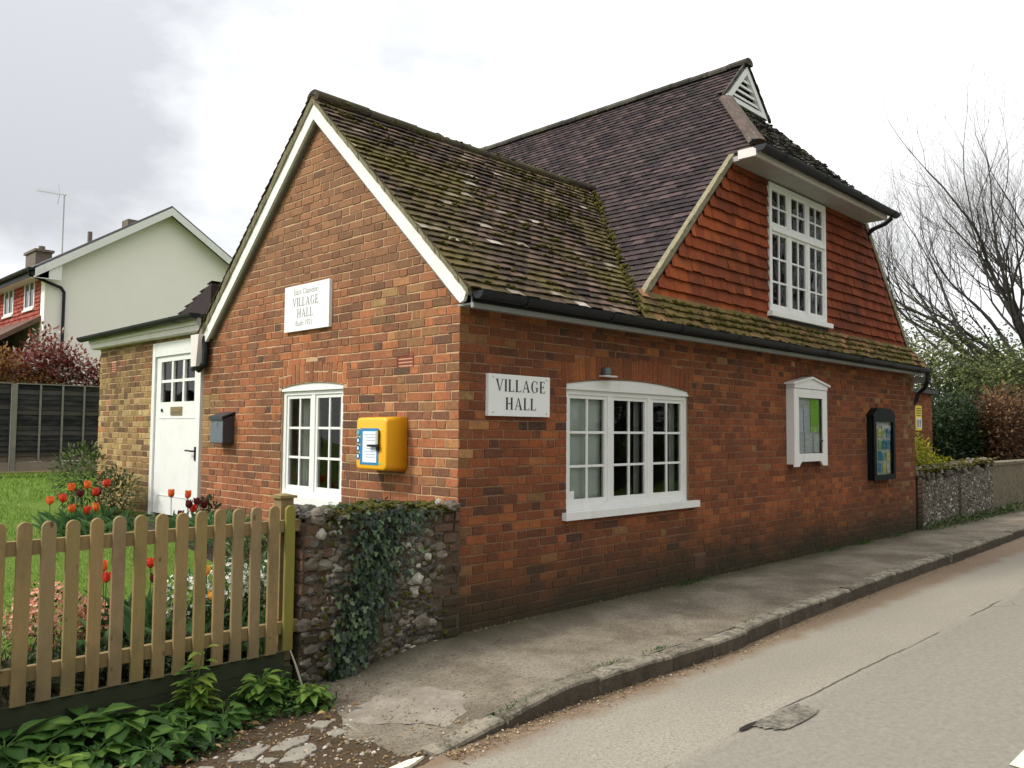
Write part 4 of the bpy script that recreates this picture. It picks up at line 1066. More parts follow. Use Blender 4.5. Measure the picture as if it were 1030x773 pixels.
# kerb stones
def kerb_m():
    a = N('kerb_stone', .92, .15); c = a.ramp(a.attr('rnd'), [(0, (.16, .138, .10)), (1, (.32, .285, .22))])
    c = a.mix(a.ramp(a.noise(8, 6, .75), [(.42, 0), (.6, .85)]), c, (.06, .052, .034)); c = a.mix(a.ramp(a.noise(60, 4, .7), [(.5, 0), (.7, .5)]), c, (.4, .38, .33))
    c = a.mix(a.math('MULTIPLY', a.attr('tint'), .8), c, a.mix(a.noise(14, 5, .7), (.02, .017, .012), (.09, .075, .055)))
    a.col(c); a.bump(a.noise(60, 6, .7), 1, .008); return a.m
mb = MB(); random.seed(14); x = -1.44
while x < 60:
    L = U(.5, .92) if x < 30 else 3; x1 = x + L; g = U(.014, .032)
    n = 5; r = R(); tp = []
    jy = U(-.014, .012); jz = U(-.011, .009)
    for k in range(n + 1):
        xx = x + (L - g) * k / n; zz = max(pz(xx) + .008, -.10) + jz + U(-.003, .003)
        if k in (0, n): zz -= .006
        y = ky(xx) + jy + U(-.004, .004)
        tp.append(mb.pts([(xx, y + .13, zz - .09), (xx, y + .128, zz), (xx, y + .022, zz + .001), (xx, y + .006, zz - .007), (xx, y, zz - .024), (xx, y - .004, -.20)]))
    for k in range(n):
        for q in range(5): mb.face((tp[k] + q, tp[k] + q + 1, tp[k + 1] + q + 1, tp[k + 1] + q), 0, r, 1.0 if q == 4 else .0)
    mb.face([tp[0] + q for q in range(6)][::-1], 0, r * .5); mb.face([tp[-1] + q for q in range(6)], 0, r * .5)
    x = x1
struct(mb.build('kerb', kerb_m()))
# soil strip in front of the fence
mb = MB(); G = {}; nx, ny = 90, 26
for i_ in range(nx + 1):
    for j in range(ny + 1):
        x = -9 + (9 - .75) * (i_ / nx) ** .8; y = -1.50 + 1.56 * j / ny
        z = -.128 + .012 * nz(x * 2, y * 2, 1, 4) + .006 * nz(x * 7, y * 7, 1, 8) + max(0, (y + .9)) * .03
        if x > -1.5: z -= .05 * (x + 1.5) / .75
        G[i_, j] = mb.pts([(x, y, z)])
for i_ in range(nx):
    for j in range(ny): mb.face((G[i_, j], G[i_ + 1, j], G[i_ + 1, j + 1], G[i_, j + 1]))
struct(mb.build('soil_verge', M['soil'], smooth=True))
def soilz(x, y): return -.128 + .012 * nz(x * 2, y * 2, 1, 4) + .006 * nz(x * 7, y * 7, 1, 8) + max(0, (y + .9)) * .03
# garden
def gz(x, y):
    t = min(1, max(0, (y - .1) / 3.4)); t = t * t * (3 - 2 * t)
    return .06 + .40 * t + max(0, y - 3.5) * .006
mb = MB(); bed = MB(); G = {}
xs = [-60, -30, -16] + [-10 + .4 * k for k in range(26)]; ysg = [.03 + .2 * k for k in range(20)] + [4.1 + .8 * k for k in range(20)] + [25, 40, 70]
for i_, x in enumerate(xs):
    for j, y in enumerate(ysg): G[i_, j] = mb.pts([(min(x, -.001) if y < 7.7 else x, y, gz(x, y) + .01 * nz(x, y, 1, 6))])
bed.v = list(mb.v)
for i_ in range(len(xs) - 1):
    for j in range(len(ysg) - 1):
        q = (G[i_, j], G[i_ + 1, j], G[i_ + 1, j + 1], G[i_, j + 1]); xm = (xs[i_] + xs[i_ + 1]) / 2; ym = (ysg[j] + ysg[j + 1]) / 2
        (bed if (ym < 1.05 or (xm > -.9 and ym < 5.4)) else mb).face(q)
mb.pts([(0, 7.75, .45), (60, 7.75, .45), (60, 70, .5), (0, 70, .5)]); mb.face([len(mb.v) - 4 + k for k in range(4)])
struct(mb.build('lawn', M['lawn'], smooth=True)); struct(bed.build('flower_bed', M['bed'], smooth=True))
mb = MB()
mb.prism([(0, -.02), (.0, .0)] and [(10.1, .32), (60, .32), (60, 20), (10.1, 20)], lambda u, v, d: (u, v, d), -.05, .05); struct(mb.build('rear_garden', M['lawn']))
# leaf-mould path under the rear fence
mb = MB(); mb.box((-8, 15.3, .5), (4.6, 15.95, .565)); struct(mb.build('gravel_path', simple('dry_edge', (.2, .16, .07), .95, var=.4, sc=3)))
# road markings
mk = N('worn_road_paint', .8, .2); mk.col(mk.mix(mk.ramp(mk.noise(40, 4, .7), [(.42, 0), (.62, .8)]), (.78, .77, .6), (.4, .37, .3)))
mb = MB(); mb.poly([(.50, -3.74, -.1095), (.53, -3.575, -.1095), (3.2, -3.575, -.1095), (3.2, -3.74, -.1095)]); struct(mb.build('road_marking', simple('cream_road_paint', (.68, .66, .48), .7, var=.06)))
mb = MB()
for P in ([(-1.86, -1.50), (-1.62, -1.485), (-1.50, -1.44), (-1.60, -1.425), (-1.80, -1.45)], [(-2.2, -1.52), (-1.95, -1.53), (-1.93, -1.47), (-2.1, -1.46)], [(-1.9, -1.6), (-1.74, -1.56), (-1.78, -1.53), (-1.9, -1.54)]):
    mb.prism(P, lambda u, v, d: (u, v, d), -.14, -.108)
struct(mb.build('road_edge_marking', mk.m))
# drain-cover-like repair patch
mb = MB(); random.seed(3)
P = [(.12, -2.375), (.62, -2.38), (.66, -2.40), (.655, -2.535), (.60, -2.55), (.22, -2.56), (.18, -2.54), (.12, -2.45)]; P = [(x + .02 * math.sin(9 * k), y + .008 * math.cos(7 * k)) for k, (x, y) in enumerate([(a_[0] + (b_[0] - a_[0]) * q / 5, a_[1] + (b_[1] - a_[1]) * q / 5) for a_, b_ in zip(P, P[1:] + P[:1]) for q in range(5)])]
mb.poly([(x, y, -.1125) for x, y in P]); pm_ = N('repair_patch', .95, .1); pm_.col(pm_.mix(pm_.ramp(pm_.noise(22, 6, .8), [(.4, 0), (.62, 1)]), (.09, .082, .066), (.27, .248, .2))); pm_.bump(pm_.noise(90, 4), 1, .01)
struct(mb.build('road_patch', pm_.m))
mb = MB(); mb.poly([(-.03, -2.385, -.1105), (.02, -2.362, -.1105), (.12, -2.36, -.1105), (.20, -2.372, -.1105), (.14, -2.39, -.1105), (.05, -2.40, -.1105)]); struct(mb.build('pothole', simple('hole_dark', (.02, .015, .012), .98)))
# grit and leaf litter
lit = N('litter', .95, .1); lit.col(lit.ramp(lit.attr('rnd'), [(0, (.05, .03, .015)), (.5, (.2, .12, .06)), (.85, (.33, .24, .13)), (1, (.5, .42, .3))]))
mb = MB(); random.seed(77)
for k in range(2600):
    x = U(-1.4, 9) ** 1; x = -1.4 + 10 * R() ** 1.6; y = ky(x) - abs(random.gauss(0, .07)) - .006
    s = U(.004, .014); a = U(0, 6.28); z = -.119 + U(0, .006)
    mb.card((x, y, z), (math.cos(a), math.sin(a), U(-.2, .5)), (U(-.4, .4), U(-.4, .4), 1), s * 1.6, s, 0, R())
for k in range(2400):
    x = U(-3.2, -1.0); y = U(-1.45, -.1); s = U(.004, .013); a = U(0, 6.28)
    mb.card((x, y, max(soilz(x, y), pz(x) if x > -1.35 else -9) + .006), (math.cos(a), math.sin(a), U(-.2, .6)), (U(-.4, .4), U(-.4, .4), 1), s * 2, s, 0, R())
for k in range(700):
    x = U(0, 9); y = -abs(random.gauss(0, .05)) - .01; s = U(.004, .012); a = U(0, 6.28)
    mb.card((x, y, .008), (math.cos(a), math.sin(a), U(0, .6)), (U(-.4, .4), U(-.4, .4), 1), s * 2, s, 0, R())
tag(mb.build('leaf_litter', lit.m), 'brown leaf litter and grit scattered along kerb and verge', 'litter', kind='stuff')
mb = MB(); peb = N('pebbles', .9, .2); peb.col(peb.ramp(peb.attr('rnd'), [(0, (.08, .065, .05)), (.6, (.22, .18, .14)), (1, (.45, .42, .36))]))
for k in range(900):
    x = U(-3.2, -1.1); y = U(-1.5, -.1); r = U(.004, .013) ** 1; mb.ico((x, y, soilz(x, y) + .002), r, 0, R(), 0, .3, (1.2, 1.2, .7))
tag(mb.build('pebbles', peb.m), 'small brown pebbles strewn over the bare soil verge', 'gravel', kind='stuff')
# weathered paving slabs sunk in the soil
sl = N('old_slab', .92, .15); c_ = sl.mix(sl.noise(9, 5), (.14, .125, .1), (.34, .315, .26)); sl.col(c_); sl.bump(sl.noise(50, 6), .7, .006)
SL_ = [([(-2.24, -.79), (-2.10, -.70), (-1.98, -.70), (-1.97, -.76), (-2.12, -.85)], 'pale flat stone nearest the leafy plants on the soil verge'),
       ([(-2.02, -.80), (-1.86, -.72), (-1.74, -.76), (-1.80, -.83), (-1.95, -.86)], 'long pale flat stone in the middle of the soil verge'),
       ([(-2.06, -.97), (-1.93, -.87), (-1.79, -.86), (-1.80, -.94), (-1.93, -1.02)], 'broad pale flat stone at the front of the verge stones'),
       ([(-1.70, -.66), (-1.60, -.62), (-1.54, -.68), (-1.64, -.74)], 'small pale stone beside the light green plant'),
       ([(-1.66, -.78), (-1.56, -.76), (-1.55, -.84), (-1.64, -.86)], 'small squarish stone nearest the pavement edge'),
       ([(-2.5, -.84), (-2.36, -.76), (-2.30, -.86), (-2.44, -.92)], 'pale stone half hidden by leaves at the bottom edge'),
       ([(-2.12, -.9), (-2.07, -.87), (-2.03, -.92), (-2.08, -.95)], 'tiny rounded pale stone among the verge stones')]
for P, lb in SL_:
    random.seed(len(lb)); P = [(a_[0] + (b_[0] - a_[0]) * q / 5 + U(-.009, .009), a_[1] + (b_[1] - a_[1]) * q / 5 + U(-.009, .009)) for a_, b_ in zip(P, P[1:] + P[:1]) for q in range(5)]
    cx_ = sum(p[0] for p in P) / len(P); cy_ = sum(p[1] for p in P) / len(P); z = soilz(cx_, cy_)
    mb = MB(); top = [(cx_ + (x - cx_) * .93, cy_ + (y - cy_) * .93) for x, y in P]; n = len(P)
    i = mb.pts([(x, y, z - .03) for x, y in P] + [(x, y, z + .004) for x, y in P] + [(x, y, z + .007 + U(-.002, .002)) for x, y in top])
    for q in range(2):
        for k in range(n): mb.face((i + q * n + k, i + q * n + (k + 1) % n, i + (q + 1) * n + (k + 1) % n, i + (q + 1) * n + k))
    mb.face([i + 2 * n + k for k in range(n)])
    o = base_at(mb.build('paving_stone', sl.m), (cx_, cy_, z)); tag(o, lb, 'stone', 'flat stones sunk in the soil verge')

# ================================================================== PICKET FENCE
def wood(name, a_, b_, green=.0):
    a = N(name, .85, .2); v = a.scale(a.pos(), (9, 9, .8))
    c = a.mix(a.noise(9, 6, .65, v, 1.5), a_, b_)
    c = a.mix(a.math('MULTIPLY', a.attr('rnd'), .6), c, a.mix(.75, c, (.21, .165, .12)))
    c = a.mix(a.attr('tint'), c, (.20, .19, .03))
    c = a.mix(a.ramp(a.voro(11, vec=a.scale(a.pos(), (1, 1, .5))), [(0, .9), (.07, .75), (.13, 0)]), c, (.07, .038, .018)); c = a.mix(a.ramp(a.noise(3.5, 5, .7, a.scale(a.pos(), (1, 1, .6))), [(.5, 0), (.68, .55)]), c, (.13, .10, .055))
    z = a.sep()[2]; c = a.mix(a.map(a.math('ADD', z, a.math('MULTIPLY', a.noise(6, 4), .3)), .55, .25, 0, .4 + green), c, (.07, .06, .025))
    a.col(c); a.bump(a.noise(30, 5, .6, v), .5, .004); return a.m
M['picket'] = wood('picket_wood', (.20, .13, .052), (.38, .262, .115))
M['gboard'] = simple('green_stained_board', (.028, .034, .016), .9, var=.5, sc=5, bump=.4)
fence = thing('picket_fence', 'low wooden picket fence with round-topped pales in front of the garden', 'fence', (-1.6, .03, .05))
random.seed(88)
for k in range(37):
    x = -1.447 - .1172 * k; w = .034 + U(-.001, .0015); zt = 1.056 + U(-.004, .004); zb = .137 + U(-.004, .004); tl = U(-.003, .003)
    prof = [(-w, zb), (w, zb), (w, zt - w)] + [(w * math.cos(t), zt - w + w * math.sin(t)) for t in [math.radians(180 * j / 10) for j in range(1, 10)]] + [(-w, zt - w)]
    mb = MB(); sc = [(u * .93, zb + .001 + (v - zb) * .997) for u, v in prof]; n = len(prof)
    yo = U(-.002, .002)
    i = mb.pts([(x + u + tl * v, .0 + yo, v) for u, v in prof] + [(x + u + tl * v, -.017 + yo, v) for u, v in prof] + [(x + u + tl * v, -.020 + yo, v) for u, v in sc])
    r = R(); t = .85 if k == 0 else (.25 if k in (5, 8, 11) else U(0, .12))
    mb.face([i + q for q in range(n)][::-1] , 0, r, t); mb.face([i + 2 * n + q for q in range(n)], 0, r, t)
    for a in (0, 1):
        for q in range(n): mb.face((i + a * n + q, i + a * n + (q + 1) % n, i + (a + 1) * n + (q + 1) % n, i + (a + 1) * n + q), 0, r, t)
    for z in (.30, .93):       # nail heads
        for dx in (-.012, .012): mb.tube([(x + dx, -.0195, z + dx), (x + dx, -.0225, z + dx)], .0022, 5, 0, 1)
    mb.build('pale', M['picket'], fence)
for z in (.245, .885):
    mb = MB(); mb.box((-5.75, .003, z), (-1.36, .045, z + .075), 0, .6, .1); mb.build('rail', M['picket'], fence)
mb = MB(); mb.box((-5.75, .0, .035), (-1.46, .026, .134)); mb.box((-5.75, .003, -.14), (-1.40, .022, .034), 0, .5); mb.build('gravel_board', M['gboard'], fence)
for k, x in enumerate((-1.435, -3.25, -5.06)):
    mb = MB(); mb.box((x - .045, .047, -.1), (x + .045, .137, 1.095), 0, .7, .1); p = mb.build('post', M['picket'], fence)
    mb = MB(); mb.box((x - .062, .03, 1.096), (x + .062, .154, 1.113), 0, .3, .3); mb.hexa([(x - .05, .042, 1.114), (x + .05, .042, 1.114), (x + .05, .142, 1.114), (x - .05, .142, 1.114), (x - .02, .072, 1.124), (x + .02, .072, 1.124), (x + .02, .112, 1.124), (x - .02, .112, 1.124)], 0, .3, .3); mb.build('post_cap', M['picket'], p)

# ================================================================== FLINT WALLS
fl = N('flint', .55, .4)
c_ = fl.ramp(fl.attr('rnd'), [(0, (.02, .018, .016)), (.35, (.05, .042, .034)), (.65, (.10, .083, .062)), (.88, (.20, .17, .13)), (.96, (.42, .39, .33)), (1, (.72, .70, .63))])
c_ = fl.mix(fl.ramp(fl.noise(28, 5, .7), [(.45, 0), (.62, .8)]), c_, fl.mix(.5, c_, (.24, .21, .16)))
c_ = fl.mix(fl.ramp(fl.noise(3, 5, .7), [(.45, 0), (.75, .75)]), c_, (.05, .05, .025)); fl.col(c_); fl.bump(fl.noise(60, 4), .4, .004); M['flint'] = fl.m
fm = N('flint_mortar', .95, .1); c_ = fm.mix(fm.noise(12, 6, .7), (.05, .038, .025), (.2, .16, .11)); fm.col(c_); fm.bump(fm.noise(50, 6, .75), 1, .02); M['fmortar'] = fm.m
M['oldbrick'] = brick_mat('old_garden_brick', [(0, (.05, .032, .022)), (.5, (.11, .065, .042)), (1, (.17, .10, .068))], PAL_YEL)
gw = thing('garden_wall', 'short flint and brick garden wall overgrown with moss beside the hall corner', 'wall', (-.68, .1, -.13))
mb = MB(); random.seed(19)
mb.box((-1.355, -.03, -.35), (-.004, .27, .93)); mb.build('core', M['fmortar'], gw)
mb = MB()
def stones(mb, x0, x1, z0, z1, y, n, r0, r1, det, dep=.35, ok=None, pal=None):
    k = 0; pts = []
    while k < n:
        k += 1; x, z = U(x0, x1), U(z0, z1)
        if ok and not ok(x, z): continue
        r = U(r0, r1)
        if any(abs(x - a) < (r + b) * .72 and abs(z - c) < (r + b) * .55 for a, c, b in pts[-260:]): continue
        pts.append((x, z, r)); q = R() ** 1.1
        mb.ico((x, y + r * .15, z), r, 0, pal(q) if pal else q, 0, .28, (U(1, 1.45), dep + U(0, .3), U(.65, .95)), det)
stones(mb, -1.16, -.14, -.2, .90, -.035, 2600, .018, .05, 1, ok=lambda x, z: x < (-.28 if (int((z + 1) / .08) % 2) else -.17))
stones(mb, -1.34, -1.14, -.15, .88, -.045, 130, .022, .05, 1)
for (x, z, r) in ((-.72, .86, .035), (-.50, .87, .042), (-.42, .47, .045), (-.62, .60, .035), (-.45, .37, .035), (-.80, .78, .03), (-1.24, .855, .04), (-.33, .62, .03)):
    mb.ico((x, -.045, z), r, 0, .97, 0, .2, (1.1, .7, .9), 1)
mb.ico((-.38, -.045, .16), .065, 0, .7, 0, .2, (1.1, .5, .85), 1)
mb.build('flints', M['flint'], gw)
mb = MB()
gfn2 = lambda u, z, d: (u, -.042 + d, z)
z = -.15; row = 0
while z < .92:
    for (a, b) in ((-1.352, -1.24 + (.10 if row % 2 else .0)), (-.27 + (.10 if row % 2 else 0), .0)):
        u = a
        while u < b - .03:
            L = min(U(.09, .2), b - u); brick(mb, lambda uu, zz, d, o=U(-.012, .010): (uu, -.043 + d * 2 + o, zz + (uu - u) * U(-.03, .03)), u, u + L - U(.008, .02), z + U(-.007, .007), z + .058 + U(-.010, .008)); u += L
    y = -.03
    while y < .26:
        brick(mb, lambda uu, zz, d: (-1.362 + d, uu, zz), y, y + .13, z, z + .06); y += .145
    z += .078; row += 1
mb.build('brick_quoins', M['oldbrick'], gw)
mb = MB()
for k in range(230):
    x = U(-1.36, -.02); y = U(-.05, .28); mb.ico((x, y, .94 + U(-.02, .045) + .02 * math.sin(x * 9)), U(.02, .05), 0, R() * .8, 0, .25, (1.3, 1, .7), 1)
mb.ico((-1.25, .0, .955), .085, 0, .82, 0, .12, (.8, .8, .85), 1); mb.ico((-.06, .02, .96), .07, 0, .6, 0, .15, (.9, .9, .8), 1)
mb.ico((-.22, -.03, 1.01), .026, 0, .98, 0, .15, (1, 1, 1), 1)
mb.build('coping_stones', M['flint'], gw)
mb = MB()
for k in range(900):
    x = U(-1.25, -.1); y = U(-.07, .28)
    if x < -1.14 and R() < .7: continue
    mb.ico((x, y, .975 + U(-.03, .035) + .015 * math.sin(x * 7)), U(.008, .022), 0, R(), 0, .35, (1.3, 1.3, .8))
for k in range(120):
    x = U(-1.3, -.1); mb.ico((x, -.055, U(-.1, .95)), U(.008, .02), 0, R(), 0, .35, (1.3, .5, 1))
mb.build('moss', M['moss'], gw, kind='stuff')
# flint wall right of the hall
fw = thing('flint_wall', 'knapped flint garden wall with mossy coping right of the hall', 'wall', (12, .1, 0))
mb = MB(); mb.prism([(9.95, -.3), (14.2, -.3), (14.2, .93), (9.95, .80)], Sfn, .0, .3); mb.build('core', M['bed'], fw)
mb = MB(); random.seed(20)
stones(mb, 10.2, 14.15, -.05, .9, -.004, 6500, .025, .05, 0, ok=lambda x, z: z < .80 + (x - 9.95) * .03 and abs(x - 12.1) > .05, pal=lambda q: min(1, q * .75 + .25))
for k in range(420):
    x = U(9.97, 14.2); mb.ico((x, U(-.05, .3), .83 + (x - 9.95) * .03 + U(-.02, .11)), U(.03, .06), 0, .3 + .65 * R(), 0, .25, (1, 1, 1))
mb.build('flints', M['flint'], fw)
mb = MB()
for (a, b) in ((9.96, 10.18), (12.02, 12.16)):
    z = -.1
    while z < .85:
        brick(mb, lambda u, zz, d: (u, -.012 + d, zz), a, b, z, z + .064); z += .076
mb.build('brick_piers', M['oldbrick'], fw)
mb = MB()
for k in range(900):
    x = U(10, 14.2); mb.ico((x, U(-.07, .3), .92 + (x - 9.95) * .03 + U(-.03, .04)), U(.015, .035), 0, R(), 0, .3, (1.3, 1.3, .7))
mb.build('moss', M['moss'], fw, kind='stuff')
rw = N('weathered_render', .95, .1); c_ = rw.mix(rw.noise(3, 6, .7), (.1, .085, .05), (.3, .26, .19)); c_ = rw.mix(rw.ramp(rw.noise(14, 5, .7), [(.5, 0), (.65, .8)]), c_, (.06, .055, .04)); c_ = rw.mix(rw.ramp(rw.voro(14), [(0, .9), (.28, 0)]), c_, rw.mix(rw.noise(9, 3), (.12, .11, .09), (.55, .52, .45))); rw.col(c_); rw.bump(rw.noise(30, 5), .8, .02)
mb = MB(); mb.prism([(14.24, -.3), (42, -.3), (42, .9), (14.24, .95)], Sfn, .02, .3); mb.box((14.24, .0, .93), (42, .32, .99))
o = base_at(mb.build('low_wall', rw.m), (20, .1, 0)); tag(o, 'weathered low rendered wall continuing beyond the flint wall under the hedge', 'wall')

# ================================================================== FOLIAGE
def leafm(name, ramp, trans=.35, rough=.55, spec=.3):
    m = bpy.data.materials.new(name); m.use_nodes = True; nt = m.node_tree; b = nt.nodes['Principled BSDF']; b.inputs['Roughness'].default_value = rough; b.inputs['Specular IOR Level'].default_value = spec
    at = nt.nodes.new('ShaderNodeAttribute'); at.attribute_name = 'rnd'; r = nt.nodes.new('ShaderNodeValToRGB'); e = r.color_ramp.elements
    while len(e) < len(ramp): e.new(.5)
    for k, (p, c) in enumerate(ramp): e[k].position = p; e[k].color = (*c, 1)
    nt.links.new(at.outputs['Fac'], r.inputs[0]); nt.links.new(r.outputs[0], b.inputs['Base Color'])
    if trans:
        t = nt.nodes.new('ShaderNodeBsdfTranslucent'); mx = nt.nodes.new('ShaderNodeMixShader'); mx.inputs[0].default_value = trans
        nt.links.new(r.outputs[0], t.inputs[0]); nt.links.new(b.outputs[0], mx.inputs[1]); nt.links.new(t.outputs[0], mx.inputs[2]); nt.links.new(mx.outputs[0], nt.nodes['Material Output'].inputs[0])
    return m
L1 = leafm('broad_leaf', [(0, (.014, .038, .008)), (.5, (.035, .09, .016)), (.85, (.075, .16, .028)), (1, (.14, .24, .045))], .3, .5, .25)
L2 = leafm('light_leaf', [(0, (.04, .09, .012)), (.6, (.10, .20, .03)), (1, (.2, .3, .05))])
LIVY = leafm('ivy_leaf', [(0, (.006, .015, .007)), (.5, (.015, .038, .015)), (.8, (.04, .08, .03)), (1, (.13, .18, .075))], .15, .4, .4)
LTUL = leafm('tulip_leaf', [(0, (.05, .13, .04)), (1, (.14, .26, .11))], .35)
LYEL = leafm('yellow_leaf', [(0, (.1, .13, .01)), (.5, (.32, .35, .02)), (1, (.6, .58, .05))])
LRED = leafm('red_leaf', [(0, (.08, .02, .015)), (.5, (.22, .05, .04)), (.8, (.34, .12, .09)), (.9, (.5, .4, .34)), (1, (.6, .55, .5))])
LORG = leafm('orange_leaf', [(0, (.1, .05, .015)), (.6, (.25, .11, .03)), (1, (.38, .2, .06))])
LBUSH = leafm('bush_leaf', [(0, (.025, .05, .012)), (.6, (.08, .12, .035)), (1, (.19, .22, .09))])
LHEDGE = leafm('hedge_leaf', [(0, (.01, .022, .008)), (.7, (.03, .055, .018)), (1, (.07, .1, .04))])
LCOP = leafm('copper_leaf', [(0, (.04, .022, .012)), (.6, (.12, .062, .03)), (1, (.30, .17, .08))])
LTREE = leafm('spring_leaf', [(0, (.045, .06, .022)), (.6, (.13, .155, .05)), (1, (.27, .29, .11))])
GRASS = leafm('grass_blade', [(0, (.10, .19, .025)), (1, (.23, .35, .06))], .3)
STEM = simple('green_stem', (.07, .13, .03), .7)
BARK = simple('bark', (.10, .085, .07), .95, var=.4, sc=4, bump=.7)
BARKD = simple('dark_twig', (.035, .03, .027), .95, var=.4)
BARKG = simple('grey_twig', (.05, .045, .04), .95, var=.4)
WOODY = simple('woody_stem', (.12, .08, .05), .9)

def rosette(mb, c, n, L, W, h, seed, spread=1.0, curl=.35, up=.5, st=None, layers=3):
    random.seed(seed); c = Vector(c); ro = U(-.22, .2)
    for k in range(n):
        lay = k % layers; a = k * 2.399 + U(-.3, .3); el = up * (.2 + .55 * lay / max(1, layers - 1)) + U(-.12, .18)
        L_, W_ = L, W; d = Vector((math.cos(a) * math.cos(el), math.sin(a) * math.cos(el), math.sin(el)))
        base = c + Vector((0, 0, h * lay / layers * U(.6, 1.1) + .02)); stem_end = base + d * (L * spread * U(.5, 1.1)) * (1.0 - .25 * lay)
        if st is not None: st.tube([tuple(c + Vector((0, 0, h * lay / layers * .7))), tuple(base + d * .02), tuple(stem_end)], [.003, .003, .0018], 4, 0, .5, False)
        dd = (d + Vector((0, 0, -.25 + U(-.2, .2)))).normalized()
        mb.leaf(stem_end, dd, (U(-.3, .3), U(-.3, .3), 1), L * U(.55, 1.2), W * U(.95, 1.45), 0, min(1, max(0, .22 + ro + .26 * lay + U(-.25, .35))), 0, curl * U(.5, 1.4), .22)
plants = [  # (x, y, count, leaf length, width, height, material, label)
 (-3.06, -.16, 40, .15, .075, .12, L1, 'broad-leaved green plant at the left edge of the picture below the fence'),
 (-2.90, -.24, 42, .13, .07, .12, L1, 'dense broad-leaved plant second from the left under the picket fence'),
 (-2.93, -.45, 34, .10, .055, .07, L2, 'low pale green plant in the bottom left corner by the road'),
 (-2.70, -.16, 34, .17, .085, .13, L1, 'large-leaved green plant third from the left against the gravel board'),
 (-2.72, -.40, 34, .12, .06, .08, L1, 'low spreading green plant in front of the large-leaved one'),
 (-2.52, -.22, 34, .17, .08, .13, L1, 'broad green plant just left of the tall leafy shoot'),
 (-2.50, -.52, 26, .12, .06, .06, L1, 'small dark green plant nearest the verge stones'),
 (-2.32, -.18, 28, .16, .085, .10, L1, 'round-leaved plant right under the middle of the fence'),
 (-2.28, -.42, 28, .13, .065, .07, L1, 'green plant with big round leaves drooping onto the soil'),
 (-2.03, -.34, 28, .11, .05, .08, L1, 'low green plant at the foot of the tall leafy shoot'),
 (-1.76, -.26, 60, .095, .05, .24, L2, 'light green bushy plant by the end of the gravel board'),
 (-1.52, -.40, 44, .085, .042, .12, L2, 'small light green plant nearest the garden wall'),
 (-1.60, -.20, 70, .055, .032, .18, L1, 'feathery dark green plant between the two light green plants')]
for k, (x, y, n, L, W, h, m_, lb) in enumerate(plants):
    z = soilz(x, y); t = thing('leafy_plant', lb, 'plant', (x, y, z), 'leafy plants growing below the picket fence')
    mb = MB(); st = MB(); rosette(mb, (x, y, z), int(n * 1.25), L, W, h, 200 + k, st=st); mb.build('leaves', m_, t, smooth=True); st.build('stems', STEM, t)
random.seed(91); mb = MB()
for k in range(3600):
    x = U(-3.3, -1.35); y = -.05 - .62 * R() ** 1.2 * (1.0 if x < -2.1 else .7); z = soilz(x, y) + abs(random.gauss(0, .035))
    a = U(0, 6.28); mb.leaf((x, y, z), (math.cos(a), math.sin(a), U(-.1, .8)), (U(-.5, .5), U(-.5, .5), 1), U(.015, .045), U(.01, .026), 0, R() ** 1.3, 0, .3, .15)
tag(mb.build('weeds', L1), 'fine green weeds filling in between the leafy plants below the fence', 'weeds', kind='stuff')
random.seed(92); mb = MB()
for k in range(90):
    x = U(-3.2, -1.3); y = U(-.75, -.08); a = U(0, 6.28); mb.leaf((x, y, soilz(x, y) + U(.0, .05)), (math.cos(a), math.sin(a), U(-.2, .4)), (U(-.5, .5), U(-.5, .5), 1), U(.03, .07), U(.02, .035), 0, R(), 0, .4, .3)
tag(mb.build('dead_leaves', leafm('dead_leaf', [(0, (.12, .06, .025)), (.6, (.28, .17, .07)), (1, (.42, .33, .12))])), 'curled brown and yellow dead leaves lying among the verge plants', 'leaves', kind='stuff')
# tall leafy shoot
x, y = -2.10, -.14; z = soilz(x, y); t = thing('leafy_plant', 'tall leafy shoot with yellow-green leaves rising in front of the fence', 'plant', (x, y, z))
mb = MB(); st = MB(); random.seed(300)
for q in range(5):
    top = Vector((x + U(-.09, .09), y - U(.0, .12), z + U(.20, .36) if q else z + .40)); b0 = Vector((x, y, z)); st.tube([b0, (b0 + top) / 2 + Vector((U(-.02, .02), U(-.02, .02), 0)), top], [.006, .005, .003], 5, 0, .5, False)
    for k in range(15):
        f = .15 + .85 * k / 14; p = b0.lerp(top, f); a = k * 2.2 + q; d = Vector((math.cos(a), math.sin(a), .35 - .5 * (1 - f)))
        mb.leaf(p + d * .02, d, (0, 0, 1), U(.08, .125) * (1.1 - .3 * f), .05, 0, U(.35, 1), 0, U(.15, .6), .2)
mb.build('leaves', leafm('shoot_leaf', [(0, (.03, .08, .01)), (.6, (.11, .21, .025)), (1, (.26, .34, .05))]), t); st.build('stem', STEM, t)
# pale twig
mb = MB(); mb.tube([(-1.487, -.115, .165), (-1.45, -.12, .07), (-1.405, -.13, -.07), (-1.40, -.135, -.12)], [.004, .006, .007, .006], 6); o = base_at(mb.build('stick', simple('pale_stick', (.5, .45, .37), .8)), (-1.4, -.13, -.12)); tag(o, 'pale dead stick leaning by the garden wall end', 'stick')
mb = MB(); mb.tube([(-1.12, -.16, -.115), (-1.03, -.14, -.09), (-.97, -.1, -.03), (-.955, -.06, .05)], [.009, .012, .014, .011], 7); mb.tube([(-1.03, -.14, -.09), (-.96, -.2, -.105), (-.93, -.22, -.11)], [.007, .006, .003], 6)
